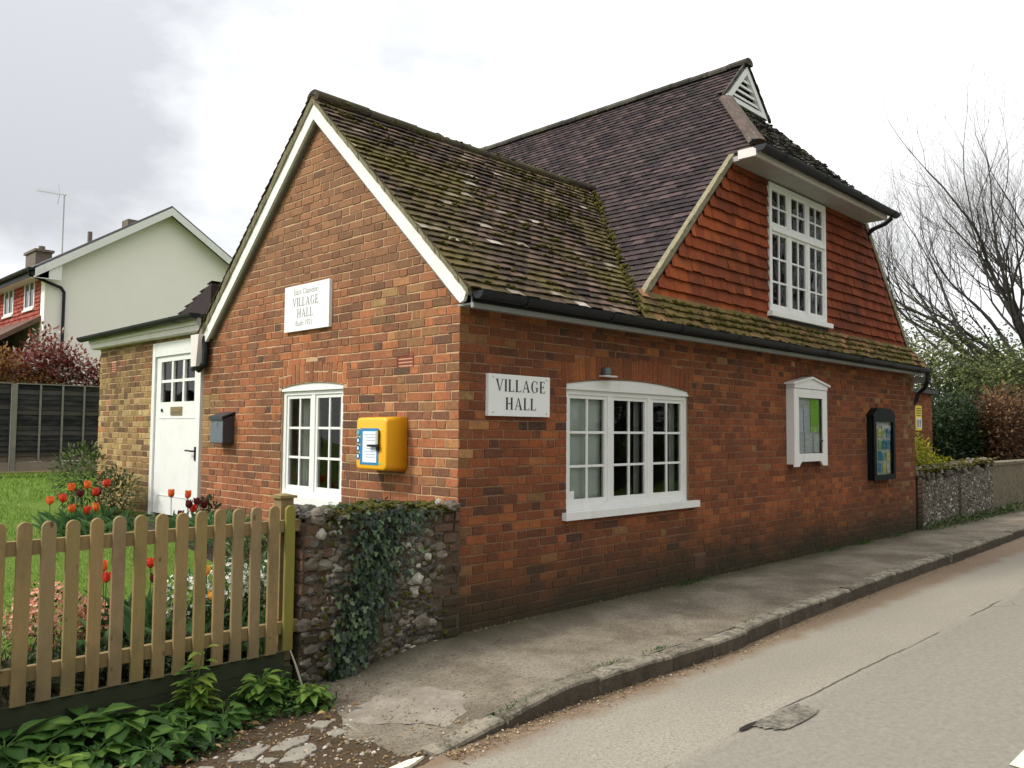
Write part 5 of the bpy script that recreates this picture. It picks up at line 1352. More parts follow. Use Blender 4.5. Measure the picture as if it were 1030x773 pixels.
# ivy
iv = thing('ivy', 'dark green ivy trailing down the garden wall', 'plant', (-1.0, -.08, -.12))
mb2 = mb; mb2.build('root', BARK, iv)
mb = MB(); random.seed(55); k = 0
while k < 1350:
    z = U(-.08, .99); f = (z + .08) / 1.07
    c0 = -1.08 + .36 * max(0, f) ** .9; w = .10 + .13 * math.sin(min(1, max(0, f)) * 2.2); w = w if f < .86 else .36
    x = random.gauss(c0 + (.0 if f < .85 else -.02), w * .48)
    if x < -1.33 or x > -.12: continue
    k += 1
    a = U(3.9, 5.5); d = Vector((math.cos(a) * .8, -.3, math.sin(a))); y = -.06 - U(0, .075) - (.02 if .2 < f < .8 else 0)
    sz = U(.018, .052); nn_ = Vector((U(-.5, .5), -1, U(0, .8))).normalized(); d = Vector(d).normalized(); s1 = d.cross(nn_).normalized(); d = nn_.cross(s1)
    P = [(0, 0), (-.12, .32), (.22, .45), (.35, .2), (.72, .28), (1.0, 0), (.72, -.28), (.35, -.2), (.22, -.45), (-.12, -.32)]
    c0_ = Vector((x, y, z)); i = mb.pts([c0_ + d * (a_ * sz) + s1 * (b_ * sz * 1.15) + nn_ * (abs(b_) * sz * .2) for a_, b_ in P]); q_ = R()
    for f_ in ((0, 1, 2, 3), (0, 3, 4, 5), (0, 5, 6, 7), (0, 7, 8, 9)): mb.face([i + t_ for t_ in f_], 0, q_)
for k in range(240):
    x = U(-1.2, -.45); mb.leaf((x, U(-.06, .2), 1.0 + U(-.03, .03)), (U(-1, 1), U(-1, .3), U(-.2, .5)), (0, 0, 1), U(.03, .05), U(.03, .045), 0, U(.3, 1), 0, .2, .1)
mb.build('leaves', LIVY, iv)
mb = MB()
for q in range(9):
    x = -.98 + U(-.05, .05); P = [(x, -.065, -.1)]
    for s in range(7): x += U(-.02, .09); P.append((x, -.062 - U(0, .01), -.1 + .155 * (s + 1)))
    mb.tube(P, .005, 4)
mb.build('stems', BARK, iv)
# tulips
def petalm(name, a_, b_): return leafm(name, [(0, a_), (1, b_)], .3, .45)
PC = {'orange': petalm('orange_petal', (.62, .09, .02), (.85, .22, .05)), 'red': petalm('red_petal', (.5, .03, .02), (.75, .07, .03)), 'dark': petalm('maroon_petal', (.05, .006, .01), (.16, .02, .025)), 'yellow': petalm('amber_petal', (.75, .3, .03), (.85, .48, .08))}
def tulip(x, y, z0, zt, colr, lb, grp, s=1.0, seed=0):
    random.seed(seed); t = thing('tulip', lb, 'tulip', (x, y, z0), grp)
    bend = Vector((U(-.04, .04), U(-.04, .04), 0)); top = Vector((x, y, zt - .04 * s)); b0 = Vector((x, y, z0)) - bend
    st = MB(); st.tube([b0, b0.lerp(top, .5) + bend * .3, top], .0038, 5, 0, .5, False); st.build('stem', STEM, t)
    fl = MB()
    for k in range(6):
        a = k * math.pi / 3 + seed; rr = .021 * s; out = Vector((math.cos(a), math.sin(a), 0)); sd = Vector((-math.sin(a), math.cos(a), 0)); op = U(.75, 1.25)
        prof = [(0.1, 0, .35), (.9, .22, .85), (1.1 * op, .55, 1.0), (1.1 * op, .9, .8), (1.15 * op * U(.8, 1.2), 1.2, .15)]
        ids = [fl.pts([top + out * (o_ * rr - .004) - sd * (w_ * rr * .8) + Vector((0, 0, h_ * .058 * s)), top + out * (o_ * rr + .003) + Vector((0, 0, h_ * .058 * s)), top + out * (o_ * rr - .004) + sd * (w_ * rr * .8) + Vector((0, 0, h_ * .058 * s))]) for o_, h_, w_ in prof]
        for i, j in zip(ids, ids[1:]):
            fl.face((i, i + 1, j + 1, j), 0, U(.1, .9)); fl.face((i + 1, i + 2, j + 2, j + 1), 0, U(.1, .9))
    fl.build('flower', PC[colr], t)
    lf = MB()
    for k in range(4):
        a = U(0, 6.28); el = U(.7, 1.25); d = Vector((math.cos(a) * math.cos(el), math.sin(a) * math.cos(el), math.sin(el)))
        lf.leaf((x, y, z0), d, (-d.x, -d.y, .3), U(.6, .85) * (zt - z0), .04 * s, 0, R(), 0, U(.05, .35), .25)
    lf.build('leaves', LTUL, t)
GA, GB, GC = 'tulips by the yellow brick corner', 'tulips in front of the white door', 'tulips just behind the picket fence'
TU = [(-1.60, 4.2, .83, 'orange', 'far left orange tulip on the lawn edge by the yellow brick corner', GA), (-1.50, 4.15, .85, 'red', 'scarlet tulip touching the far left orange one on the lawn edge', GA),
 (-1.41, 4.2, .95, 'orange', 'tall open orange tulip left of the pair by the brick corner', GA), (-1.26, 4.2, .97, 'orange', 'tallest orange tulip in the clump by the brick corner', GA), (-1.20, 4.15, .90, 'red', 'red tulip close right of the tallest orange one', GA),
 (-1.29, 4.3, .88, 'dark', 'maroon tulip tucked among the orange tulips by the brick corner', GA), (-1.14, 4.25, .89, 'dark', 'maroon tulip at the right side of the brick corner clump', GA), (-1.43, 4.1, .75, 'orange', 'low amber-orange tulip at the front of the brick corner clump', GA),
 (-1.30, 4.05, .73, 'red', 'low red tulip at the front of the brick corner clump', GA), (-1.24, 4.0, .76, 'orange', 'low orange tulip right beside the low red one', GA), (-1.04, 4.3, .97, 'red', 'lone red tulip against the rose shrub by the brick corner', GA),
 (-.66, 3.6, .89, 'orange', 'left orange tulip in front of the white door', GB), (-.49, 3.6, .87, 'orange', 'right orange tulip in front of the white door', GB), (-.52, 3.5, .78, 'dark', 'maroon tulip directly below the right orange one at the door', GB),
 (-.45, 3.55, .73, 'red', 'low red tulip at the right foot of the white door', GB), (-.39, 3.6, .79, 'dark', 'maroon tulip right of the white door edge', GB), (-.31, 3.6, .76, 'dark', 'maroon tulip furthest right along the gable wall', GB), (-.60, 3.5, .68, 'dark', 'short maroon tulip low against the white door', GB),
 (-2.35, .62, .70, 'orange', 'orange tulip peeping between pales near the pink azalea', GC), (-2.36, .55, .64, 'red', 'red tulip between pales right of the pink azalea', GC), (-2.075, .6, .69, 'red', 'red tulip between pales left of the white flowers', GC),
 (-2.09, .5, .61, 'dark', 'dark red tulip below the red one left of the white flowers', GC), (-1.70, .6, .60, 'yellow', 'amber tulip above the white flowers behind the fence', GC), (-1.73, .45, .46, 'yellow', 'low amber tulip among the white flowers', GC), (-1.225, .45, .86, 'red', 'red tulip squeezed between fence post and garden wall', GC)]
for k, (x, y, zt, cl, lb, g) in enumerate(TU): tulip(x, y, gz(x, y), zt, cl, lb, g, 1.25 if y > 2 else .95, 400 + k)
# strap leaves round the tulip clumps
for (x, y, n, lb, rr, h) in ((-1.2, 4.2, 150, 'tuft of strappy green bulb leaves by the yellow brick corner', .40, .26), (-.45, 3.6, 110, 'tuft of strappy green bulb leaves at the foot of the white door', .35, .24), (-2.12, .6, 60, 'tuft of strappy bulb leaves behind the middle of the fence', .28, .48), (-1.55, .35, 70, 'tuft of strappy leaves under the white flowers', .3, .35)):
    mb = MB(); random.seed(int(x * 100) % 97)
    for k in range(n):
        a = U(0, 6.28); r_ = rr * R() ** .5; px_, py_ = x + r_ * math.cos(a), min(y + r_ * math.sin(a), 7); px_ = min(px_, -.05); py_ = max(py_, .08); el = U(.6, 1.45); a2 = U(0, 6.28)
        d = Vector((math.cos(a2) * math.cos(el), math.sin(a2) * math.cos(el), math.sin(el))); mb.leaf((px_, py_, gz(px_, py_)), d, (-d.x, -d.y, .4), h * U(.5, 1.1), .03, 0, R(), 0, U(.1, .5), .25)
    o = base_at(mb.build('bulb_foliage', LTUL), (x, y, gz(x, y))); tag(o, lb, 'plant')
# flowering clumps
def clump(name, lb, cat, c, rx, ry, rz, n, leafmat, nf, fmat, fs, grp=None, lsz=.04, seed=1, lf_w=.5):
    random.seed(seed); t = thing(name, lb, cat, (c[0], c[1], gz(c[0], c[1]) if c[1] > 0 and c[0] < 0 else 0), grp); lf = MB(); fl = MB()
    for k in range(n):
        v = Vector((random.gauss(0, 1), random.gauss(0, 1), random.gauss(0, 1))).normalized() * (R() ** .4)
        p = Vector((c[0] + v.x * rx, c[1] + v.y * ry, c[2] + v.z * rz)); d = (v + Vector((U(-.5, .5), U(-.5, .5), U(-.2, .7)))).normalized()
        lf.leaf(p, d, (U(-.5, .5), U(-.5, .5), 1), lsz * U(.6, 1.3), lsz * lf_w * U(.7, 1.2), 0, R(), 0, .2, .15)
    for k in range(nf):
        v = Vector((random.gauss(0, 1), random.gauss(0, 1), random.gauss(.35, .9))).normalized() * U(.82, 1.08)
        p = Vector((c[0] + v.x * rx, c[1] + v.y * ry, c[2] + v.z * rz))
        for q in range(5):
            a = q * 1.2566 + U(0, .4); s1 = v.orthogonal().normalized(); s2 = v.cross(s1); d = s1 * math.cos(a) + s2 * math.sin(a) + v * .45
            fl.card(p, d, v, fs * U(.8, 1.2), fs * .7, 0, R())
    lf.build('leaves', leafmat, t)
    if nf: fl.build('flowers', fmat, t)
    st = MB()
    for k in range(8):
        a = U(0, 6.28); st.tube([(c[0] + U(-.3, .3) * rx, c[1] + U(-.3, .3) * ry, c[2] - rz - .05), (c[0] + math.cos(a) * rx * .6, c[1] + math.sin(a) * ry * .6, c[2] + U(-.2, .5) * rz)], [.006, .002], 4, 0, .5, False)
    st.build('stems', WOODY, t); return t
PINK = leafm('pink_petal', [(0, (.55, .2, .12)), (.6, (.75, .38, .25)), (1, (.8, .6, .42))]); WHT = leafm('white_petal', [(0, (.65, .66, .55)), (1, (.85, .85, .78))], .25)
clump('azalea', 'salmon pink flowering azalea behind the left fence pales', 'shrub', (-2.62, .72, .37), .22, .22, .24, 700, LBUSH, 420, PINK, .022, None, .035, 1)
clump('azalea', 'smaller peach azalea behind the fourth and fifth fence pales', 'shrub', (-2.36, .70, .31), .14, .18, .17, 400, LBUSH, 220, PINK, .02, None, .03, 2)
clump('azalea', 'pale green bush with cream flowers at the left picture edge', 'shrub', (-3.05, .62, .34), .18, .2, .24, 600, L2, 90, WHT, .018, None, .04, 3)
clump('white_flowers', 'clump of white spring flowers left of the amber tulip behind fence', 'flowers', (-1.78, .72, .36), .18, .2, .22, 420, LTUL, 210, WHT, .018, None, .06, 4, .25)
clump('white_flowers', 'clump of white spring flowers in the middle behind the fence', 'flowers', (-1.50, .68, .40), .17, .2, .24, 420, LTUL, 230, WHT, .018, None, .06, 5, .25)
clump('white_flowers', 'clump of white spring flowers nearest the garden wall', 'flowers', (-1.22, .70, .38), .15, .2, .24, 420, LTUL, 170, WHT, .018, None, .06, 6, .25)
clump('rose_shrub', 'leafy green rose shrub against the fence and yellow brick corner', 'shrub', (-.62, 6.3, .93), .34, .5, .42, 800, LBUSH, 0, None, .02, None, .07, 7)
clump('shrub', 'low bushy shrub at the foot of the yellow brick corner', 'shrub', (-.35, 5.9, .74), .24, .4, .3, 700, LBUSH, 0, None, .02, None, .06, 8)
clump('shrub', 'dark low shrub at the right foot of the white door', 'shrub', (-.2, 3.75, .62), .13, .22, .2, 350, LHEDGE, 0, None, .02, None, .05, 9)
clump('shrub', 'low leafy border plant below the gable window behind the garden wall', 'shrub', (-.55, 1.7, .42), .4, .7, .32, 1500, LBUSH, 0, None, .02, None, .06, 21)
clump('shrub', 'low leafy border plant between the gable window and the white door', 'shrub', (-.45, 2.9, .50), .35, .6, .22, 1300, LTUL, 0, None, .02, None, .07, 22, .3)
clump('shrub', 'dark green foliage mass under the white flowers behind the fence', 'shrub', (-1.5, .5, .22), .55, .28, .18, 1300, LHEDGE, 0, None, .02, None, .05, 23)
clump('shrub', 'dark low ground cover behind the left part of the picket fence', 'shrub', (-3.0, .35, .17), .85, .22, .13, 2200, LHEDGE, 0, None, .02, None, .045, 31)
clump('shrub', 'dark low ground cover behind the middle of the picket fence', 'shrub', (-2.1, .32, .17), .5, .2, .12, 1500, LHEDGE, 0, None, .02, None, .045, 32)
clump('shrub', 'low green plants filling the bed between tulips and white flowers', 'shrub', (-2.05, .85, .25), .4, .25, .16, 900, LBUSH, 0, None, .02, None, .05, 33)
# bright yellow shrub and weeds beside the hall
def bush(name, lb, cat, parts, mat, n, lsz, seed, stemm=WOODY, base=None, w=.55, shell=.45, flat=True):
    random.seed(seed); bx_, by_, bz_ = base; t = thing(name, lb, cat, base); lf = MB(); st = MB(); tot = sum(p[3] * p[4] * p[5] for p in parts)
    for (x, y, z, rx, ry, rz) in parts:
        nn = int(n * rx * ry * rz / tot)
        for k in range(nn):
            v = Vector((random.gauss(0, 1), random.gauss(0, 1), random.gauss(0, 1))).normalized() * (shell + (1 - shell) * R()) * (1 + .18 * math.sin(x * 7 + k * .01))
            p = Vector((x + v.x * rx, y + v.y * ry, z + v.z * rz)); d = (v + Vector((U(-1, 1), U(-1, 1), U(-.6, .8)))).normalized()
            if p.z < bz_: continue
            if lsz < .09: lf.leaf(p, d, (U(-.6, .6), U(-.6, .6), 1), lsz * U(.6, 1.3), lsz * w, 0, R(), 0, .15, .12)
            else: lf.card(p, d, (U(-.6, .6), U(-.6, .6), 1), lsz * U(.6, 1.3), lsz * w, 0, R())
        for q in range(5):
            e = Vector((x + U(-.7, .7) * rx, y + U(-.7, .7) * ry, z + U(-.2, .8) * rz)); m_ = Vector((bx_, by_, bz_)).lerp(e, .5) + Vector((U(-.1, .1) * rx, U(-.1, .1) * ry, 0)); rr = max(.006, .02 * rz)
            st.tube([(bx_ + U(-.1, .1) * rx, by_, bz_ - .05), m_, e], [rr, rr * .6, rr * .2], 5, 0, .5, False)
    lf.build('leaves' if rz < 1.2 else 'crown', mat, t); st.build('stems' if rz < 1.2 else 'trunk', stemm, t); return t
bush('shrub', 'bright yellow-green shrub between the hall corner and the flint wall', 'shrub', [(11.5, .55, 1.15, .5, .3, .35), (12.2, .55, .98, .45, .3, .22), (10.9, .5, 1.35, .3, .25, .4), (12.9, .5, .98, .4, .25, .14)], LYEL, 2600, .06, 11, base=(11.6, .55, .06))
random.seed(66); mb = MB()
for k in range(1500):
    x = 10.0 + 5.5 * R() ** .8; y = -.02 - abs(random.gauss(0, .09)); d = (U(-.7, .7), U(-.9, .2), U(.3, 1)); mb.leaf((x, y, -.002 + U(0, .12) * max(0, 1 + y * 6)), d, (0, -.3, 1), U(.03, .08), U(.015, .03), 0, R(), 0, .3, .1)
for k in range(500):
    x = U(14.3, 24); y = -.02 - abs(random.gauss(0, .15)); mb.leaf((x, y, U(0, .1)), (U(-.7, .7), U(-.9, .2), U(.3, 1)), (0, -.3, 1), U(.05, .14), .03, 0, R(), 0, .3, .1)
tag(mb.build('weeds', LBUSH), 'green weeds sprouting along the foot of the flint wall', 'weeds', kind='stuff')
random.seed(67); mb = MB()
for (cx_, cy_, n, s) in ((-.78, -1.36, 90, .035), (.15, -1.31, 60, .03), (.75, -1.32, 70, .03), (3.05, -.07, 160, .05), (3.4, -.05, 120, .04), (6.6, -.05, 160, .05), (7.6, -.06, 160, .06), (8.9, -.06, 120, .05), (2.0, -1.33, 30, .03)):
    for k in range(n):
        x, y = random.gauss(cx_, s * 2.6), cy_ + random.gauss(0, s * .45)
        mb.card((x, min(y, -.01), pz(x)), (U(-.6, .6), U(-.6, .6), 1), (1, U(-1, 1), 0), U(.015, s), .005, 0, R())
tag(mb.build('grass_tufts', L1), 'small grass and moss tufts in kerb joints and along the wall foot', 'grass', kind='stuff')
random.seed(68); mb = MB()
for k in range(26000):
    f = R() ** 1.7; y = 1.1 + f * 14; x = U(-4.6 + f * 2, -.95 + f * 3.6)
    if x > -.95 and y < 8: continue
    s = .045 + .03 * f
    mb.card((x, y, gz(x, y)), (U(-.5, .5), U(-.5, .5), 1), (U(-1, 1), U(-1, 1), 0), s * U(.5, 1.2), .006 + .012 * f, 0, R())
tag(mb.build('grass', GRASS), 'short bright green grass blades over the garden lawn', 'grass', kind='stuff')

# ================================================================== REAR PANEL FENCE
dw = N('dark_fence_wood', .9, .15); c_ = dw.ramp(dw.attr('rnd'), [(0, (.012, .014, .015)), (.8, (.035, .036, .036)), (1, (.06, .055, .05))]); c_ = dw.mix(dw.ramp(dw.noise(2.5, 6, .7, dw.scale(dw.pos(), (1, 1, 4))), [(.45, 0), (.75, .7)]), c_, (.09, .085, .07))
c_ = dw.mix(dw.map(dw.math('ADD', dw.sep()[2], dw.math('MULTIPLY', dw.noise(2), .3)), 1.15, .85, 0, .8), c_, (.19, .15, .10)); dw.col(c_); dw.bump(dw.noise(30, 5, .7), .6, .01)
gp = simple('grey_fence_post', (.2, .19, .16), .9, var=.3); gbm = simple('old_gravel_board', (.22, .19, .14), .9, var=.3, sc=3)
pf_ = thing('panel_fence', 'dark overlapping panel fence along the back of the lawn', 'fence', (0, 16, .5)); random.seed(12)
for k in range(-5, 3):
    x0 = 1.12 + k * 1.95
    mb = MB(); z = .78
    while z < 2.46:
        zt = z + .135; w_ = [U(-.008, .008) for _ in range(5)]; r = R()
        for q in range(4):
            a, b = x0 + .06 + 1.8 * q / 4, x0 + .06 + 1.8 * (q + 1) / 4
            mb.hexa([(a, 15.97, z + w_[q]), (b, 15.97, z + w_[q + 1]), (b, 15.985, z + w_[q + 1]), (a, 15.985, z + w_[q]), (a, 15.99, zt), (b, 15.99, zt), (b, 16.0, zt), (a, 16.0, zt)], 0, r)
        z += .115
    p = mb.build('panel', dw.m, pf_)
    mb = MB()
    for q in range(3): xx = x0 + .06 + 1.8 * (q + .98) / 3.9; mb.box((xx - .02, 15.945, .76), (xx + .02, 15.972, 2.49))
    mb.build('batten', gp, p)
    mb = MB(); mb.box((x0 + .05, 15.94, .56), (x0 + 1.87, 15.99, .765)); mb.build('gravel_board', gbm, pf_)
    mb = MB(); mb.box((x0 + .04, 15.95, 2.495), (x0 + 1.88, 16.02, 2.52)); mb.build('capping', gp, pf_)
    mb = MB(); mb.box((x0 - .06, 15.90, .4), (x0 + .035, 16.03, 2.50)); mb.build('post', gp, pf_)

# ================================================================== NEIGHBOUR HOUSE
rend = simple('pale_render', (.87, .84, .77), .85, var=.05, sc=1.2, bump=.15); hr = simple('grey_slate', (.11, .11, .115), .85, var=.3, sc=3)
ht = N('red_hung_tile', .85, .2); c_ = ht.ramp(ht.attr('rnd'), [(0, (.22, .04, .03)), (1, (.42, .1, .07))]); ht.col(c_)
H = thing('house', 'pale green rendered house with white bargeboards and red tile-hung front behind the garden', 'house', (5.9, 20, .5))
X0h, X1h, XR, ZE, ZR_ = 2.8, 9.3, 6.05, 5.95, 8.06
mb = MB(); mb.prism([(X0h, .3), (X1h, .3), (X1h, ZE - .05), (XR, ZR_ - .05), (X0h, ZE - .05)], lambda u, v, d: (u, d, v), 20, 20.25); mb.build('gable_wall', rend, H)
mb = MB(); mb.box((X0h - .03, 19.97, .3), (X0h + .0, 20.3, ZE - .08)); mb.box((X0h, 20.26, .3), (X0h + .25, 40, 4.6)); mb.build('corner_strip', rend, H)
mb = MB(); mb.box((X0h, 20.25, 4.6), (X0h + .2, 40, ZE)); mb.box((X1h - .25, 20.25, .3), (X1h, 40, ZE)); mb.box((X0h + .25, 39.75, .3), (X1h - .25, 40, ZE)); mb.build('side_walls', rend, H)
mb = MB(); random.seed(4)
tiles(mb, lambda u, s: (X0h - .02, u, s), (-1, 0, 0), [(4.55 + .11 * k, sub(sub([(20.3, 32)], 20.8, 21.78), 22.8, 23.82) if 4.8 < 4.55 + .11 * k < 5.88 else [(20.3, 32)]) for k in range(13)], w=.17, gauge=.11, seed=5, lift=.02)
mb.build('hung_tiles', ht.m, H)
for (a, b) in ((20.82, 21.76), (22.82, 23.80)):
    mb = MB(); hf = lambda u, z, d: (X0h + d, u, z)
    def hb(a_, b_, c_, d_, e_, f_): mb.prism([(a_, c_), (b_, c_), (b_, d_), (a_, d_)], hf, e_, f_)
    hb(a, a + .07, 4.86, 5.84, -.05, -.01); hb(b - .07, b, 4.86, 5.84, -.05, -.01); hb(a + .07, b - .07, 4.86, 4.93, -.05, -.01); hb(a + .07, b - .07, 5.77, 5.84, -.05, -.01); hb((a + b) / 2 - .03, (a + b) / 2 + .03, 4.93, 5.77, -.05, -.01); hb(a - .04, b + .04, 4.80, 4.858, -.09, -.01)
    w = mb.build('window', M['white'], H); mb = MB(); mb.prism([(a + .07, 4.93), (b - .07, 4.93), (b - .07, 5.77), (a + .07, 5.77)], hf, -.028, -.022); mb.build('pane', simple('dark_pane', (.02, .025, .03), .05, .6), w)
sl_ = (ZR_ - ZE) / (XR - X0h)
for sg in (1, -1):
    mb = MB(); e = (lambda x: x) if sg == 1 else (lambda x: 2 * XR - x)
    mb.prism([(e(X0h - .38), ZE - .38 * sl_ + .02), (e(XR), ZR_ + .02), (e(XR), ZR_ + .13), (e(X0h - .38), ZE - .38 * sl_ + .13)], lambda u, v, d: (u, d, v), 19.7, 40.3); r_ = mb.build('roof_slope', hr, H)
    mb = MB(); mb.prism([(e(X0h - .36), ZE - .36 * sl_ - .17), (e(XR), ZR_ - .17), (e(XR), ZR_ + .06), (e(X0h - .36), ZE - .36 * sl_ + .06)], lambda u, v, d: (u, d, v), 19.66, 19.695); mb.build('bargeboard', M['white'], H)
mb = MB(); mb.box((X0h - .36, 19.7, ZE - .40), (X0h - .02, 20.0, ZE - .12)); mb.prism([(X0h - .36, ZE - .42), (X0h + .3, ZE - .42), (X0h + .3, ZE + .05), (X0h - .36, ZE - .36 * sl_ - .16)], lambda u, v, d: (u, d, v), 19.70, 19.73); mb.build('box_end', M['white'], H)
mb = MB(); mb.box((X0h - .36, 20.0, ZE - .36), (X0h, 40, ZE - .30)); mb.build('soffit', M['white2'], H)
mb = MB(); gutter(mb, (X0h - .46, 19.68, ZE - .16), (X0h - .46, 40, ZE - .16), .075); mb.box((X0h - .385, 19.7, ZE - .36), (X0h - .365, 40, ZE - .12)); mb.build('gutter', M['black'], H)
mb = MB(); mb.tube([(X0h - .46, 19.85, ZE - .2), (X0h - .44, 19.88, ZE - .34), (X0h + .36, 19.93, ZE - .58), (X0h + .44, 19.93, ZE - .7), (X0h + .44, 19.93, .5)], .045, 8); mb.build('downpipe', M['black'], H)
mb = MB(); mb.prism([(X0h - 1.5, 3.5), (X0h - .01, 4.45), (X0h - .01, 4.6), (X0h - 1.55, 3.6)], lambda u, v, d: (u, d, v), 20.2, 32); mb.build('porch_roof', simple('brown_tile', (.13, .075, .055), .9, var=.3), H)
mb = MB(); mb.box((X0h - 1.45, 20.4, .4), (X0h - 1.25, 32, 3.55)); mb.build('porch_wall', M['oldbrick'], H)
chm = simple('chimney_brick', (.15, .12, .1), .9, var=.3)
mb = MB(); mb.box((5.7, 31.6, 7.7), (6.3, 32.9, 8.52)); mb.box((5.64, 31.5, 8.525), (6.36, 33.0, 8.62)); c_ = mb.build('chimney', chm, H)
mb = MB(); mb.tube([(6, 31.9, 8.63), (6, 31.9, 8.8)], .12, 10); mb.build('chimney_pot', chm, c_)
mb = MB(); mb.tube([(6.0, 29.4, 8.0), (6.0, 29.4, 10.45)], .025, 6)
mb.tube([(6.0, 29.4, 10.42), (5.4, 30.7, 10.72)], .02, 5); mb.tube([(6.0, 29.4, 10.42), (6.0, 29.25, 10.38)], .03, 5)
for k in range(9):
    f = .25 + k * .085; c0 = Vector((6.0, 29.4, 10.42)).lerp(Vector((5.4, 30.7, 10.72)), f); mb.tube([c0 + Vector((0, 0, .09)), c0 - Vector((0, 0, .09))], .006, 4)
for a in (-.35, .35): mb.tube([(5.9, 29.6, 10.46), (5.86, 29.68, 10.46 + a * 1.1)], .012, 4)
mb.build('aerial', simple('aerial_metal', (.35, .35, .36), .5, .5, .5), H)
mb = MB(); mb.tube([(4.6, 22.2, 7.0), (4.6, 22.2, 7.55)], .07, 8); mb.build('roof_vent', chm, H); mb = MB(); mb.box((5.75, 22.3, 8.0), (6.15, 22.8, 8.2)); mb.build('chimney', chm, H)

# ================================================================== TREES AND HEDGES
def tree_tubes(mb, p, d, L, r, depth, maxd, leaves=None, wob=.22, upb=.12, spread=.75, ratio=.74, nch=(2, 4)):
    p = Vector(p); d = Vector(d).normalized(); nseg = 4 if depth < 3 else 3; P = [p.copy()]; Rr = [r]
    for k in range(nseg):
        d = (d + Vector((U(-1, 1), U(-1, 1), U(-1, 1))) * wob + Vector((0, 0, upb))).normalized(); p = p + d * (L / nseg); P.append(p.copy()); Rr.append(r * (1 - .38 * (k + 1) / nseg))
    mb.tube(P, Rr, 8 if depth < 2 else (5 if depth < 4 else 3), 0, R(), False)
    if depth >= maxd:
        if leaves is not None: leaves.append(p)
        return
    for k in range(random.randint(*nch) + (1 if maxd > 6 and depth in (2, 4) else 0)):
        f = 1 if k == 0 else random.choice((.4, .55, .7, .85, 1)); i = min(nseg, int(round(f * nseg))); q = P[i]
        ax = Vector((U(-1, 1), U(-1, 1), U(-.6, .6))); nd = (d + ax.normalized() * (spread * (.5 if k == 0 else 1.15))).normalized()
        tree_tubes(mb, q, nd, L * ratio * U(.8, 1.15), Rr[i] * (.8 if k == 0 else .55), depth + 1, maxd, leaves, wob, upb, spread, ratio, nch)
random.seed(1234)
bt = thing('bare_tree', 'tall leafless tree with fine spreading twigs at the right edge', 'tree', (30.6, 2.4, -.1))
mb = MB(); mb.tube([(30.6, 2.4, -.3), (30.7, 2.5, 1.8), (30.6, 2.5, 3.6)], [.42, .33, .28], 10); mb.build('trunk', BARK, bt)
mb = MB()
for k in range(9):
    a = k * .7 + .3; el = U(.45, 1.2); tree_tubes(mb, (30.6, 2.5, 2.6 + .12 * k), (math.cos(a) * math.cos(el) , math.sin(a) * math.cos(el) , math.sin(el)), 3.75, .14, 1, 7, wob=.2, upb=.10, spread=.62, ratio=.75, nch=(2, 4))
# long low limbs reaching left
for (z, t_) in ((3.0, (-.2, 1, .32)), (3.4, (-.3, 1, .55)), (3.2, (0, 1, .85)), (3.6, (-.1, .8, 1.2))):
    tree_tubes(mb, (30.6, 2.5, z), t_, 3.3, .10, 1, 7, wob=.2, upb=.09, spread=.6, ratio=.74, nch=(2, 4))
mb.build('branches', BARKG, bt)
def leafy_tree(name, lb, base, h, crown_r, nleaf, lmat, seed, lsz=.2, bark=BARK, maxd=5, bare=.0, r=.16, ratio=.72, sp=.7, trunk=.35):
    random.seed(seed); t = thing(name, lb, 'tree', base); mb = MB(); tips = []
    b = Vector(base); top = b + Vector((0, 0, h * trunk)); mb2 = MB(); mb2.tube([b - Vector((0, 0, .2)), b.lerp(top, .5) + Vector((U(-.1, .1), U(-.1, .1), 0)), top], [r, r * .85, r * .75], 8); mb2.build('trunk', bark, t)
    for k in range(5):
        a = k * 1.2566 + U(-.3, .3); tree_tubes(mb, top, (math.cos(a) * .8, math.sin(a) * .8, U(.4, 1.3)), h * .24, r * .6, 1, maxd, tips, .25, .12, sp, ratio, (2, 3))
    mb.build('branches', BARKD, t)
    lf = MB(); per = max(1, int(nleaf / max(1, len(tips))))
    for p in tips:
        for q in range(per):
            if R() < bare: continue
            v = Vector((random.gauss(0, 1), random.gauss(0, 1), random.gauss(0, 1))) * crown_r
            lf.card(p + v, (U(-1, 1), U(-1, 1), U(-1, .6)), (U(-1, 1), U(-1, 1), 1), lsz * U(.6, 1.3), lsz * .55, 0, R())
    lf.build('crown', lmat, t); return t
leafy_tree('tree', 'young pale green leafing tree rising just right of the hall eaves', (25.5, 4.4, 0), 4.8, .45, 3300, LTREE, 501, .13, bare=.25)
leafy_tree('tree', 'grey-green leafing tree in the middle above the copper hedge', (32.5, 5.4, 0), 5.3, .5, 3600, LBUSH, 502, .17, bare=.2)
leafy_tree('tree', 'pale leafing tree at the right picture edge behind the copper hedge', (29, 2.9, 0), 4.6, .45, 3200, LTREE, 503, .15, bare=.25)
leafy_tree('tree', 'thin half-bare tree close against the hall roof line', (30, 6.6, 0), 6.0, .4, 1500, LTREE, 504, .15)
leafy_tree('evergreen_tree', 'dark bushy evergreen tree far behind the dark gap', (40, 6.5, 0), 4.8, .6, 6000, LHEDGE, 505, .26)
leafy_tree('evergreen_tree', 'dark green distant tree under the bare tree', (44, 4.0, 0), 4.5, .6, 5000, LBUSH, 506, .26)
bush('hedge', 'copper brown beech hedge above the low wall at the right edge', 'hedge', [(17.9, 1.0, 1.5, .8, .5, 1.05), (18.9, 1.0, 1.58, 1.0, .5, 1.1), (20.3, 1.0, 1.6, 1.1, .5, 1.12), (22.2, 1.0, 1.6, 1.3, .5, 1.12)], LCOP, 30000, .095, 601, base=(18.5, 1.0, .06), shell=.3)
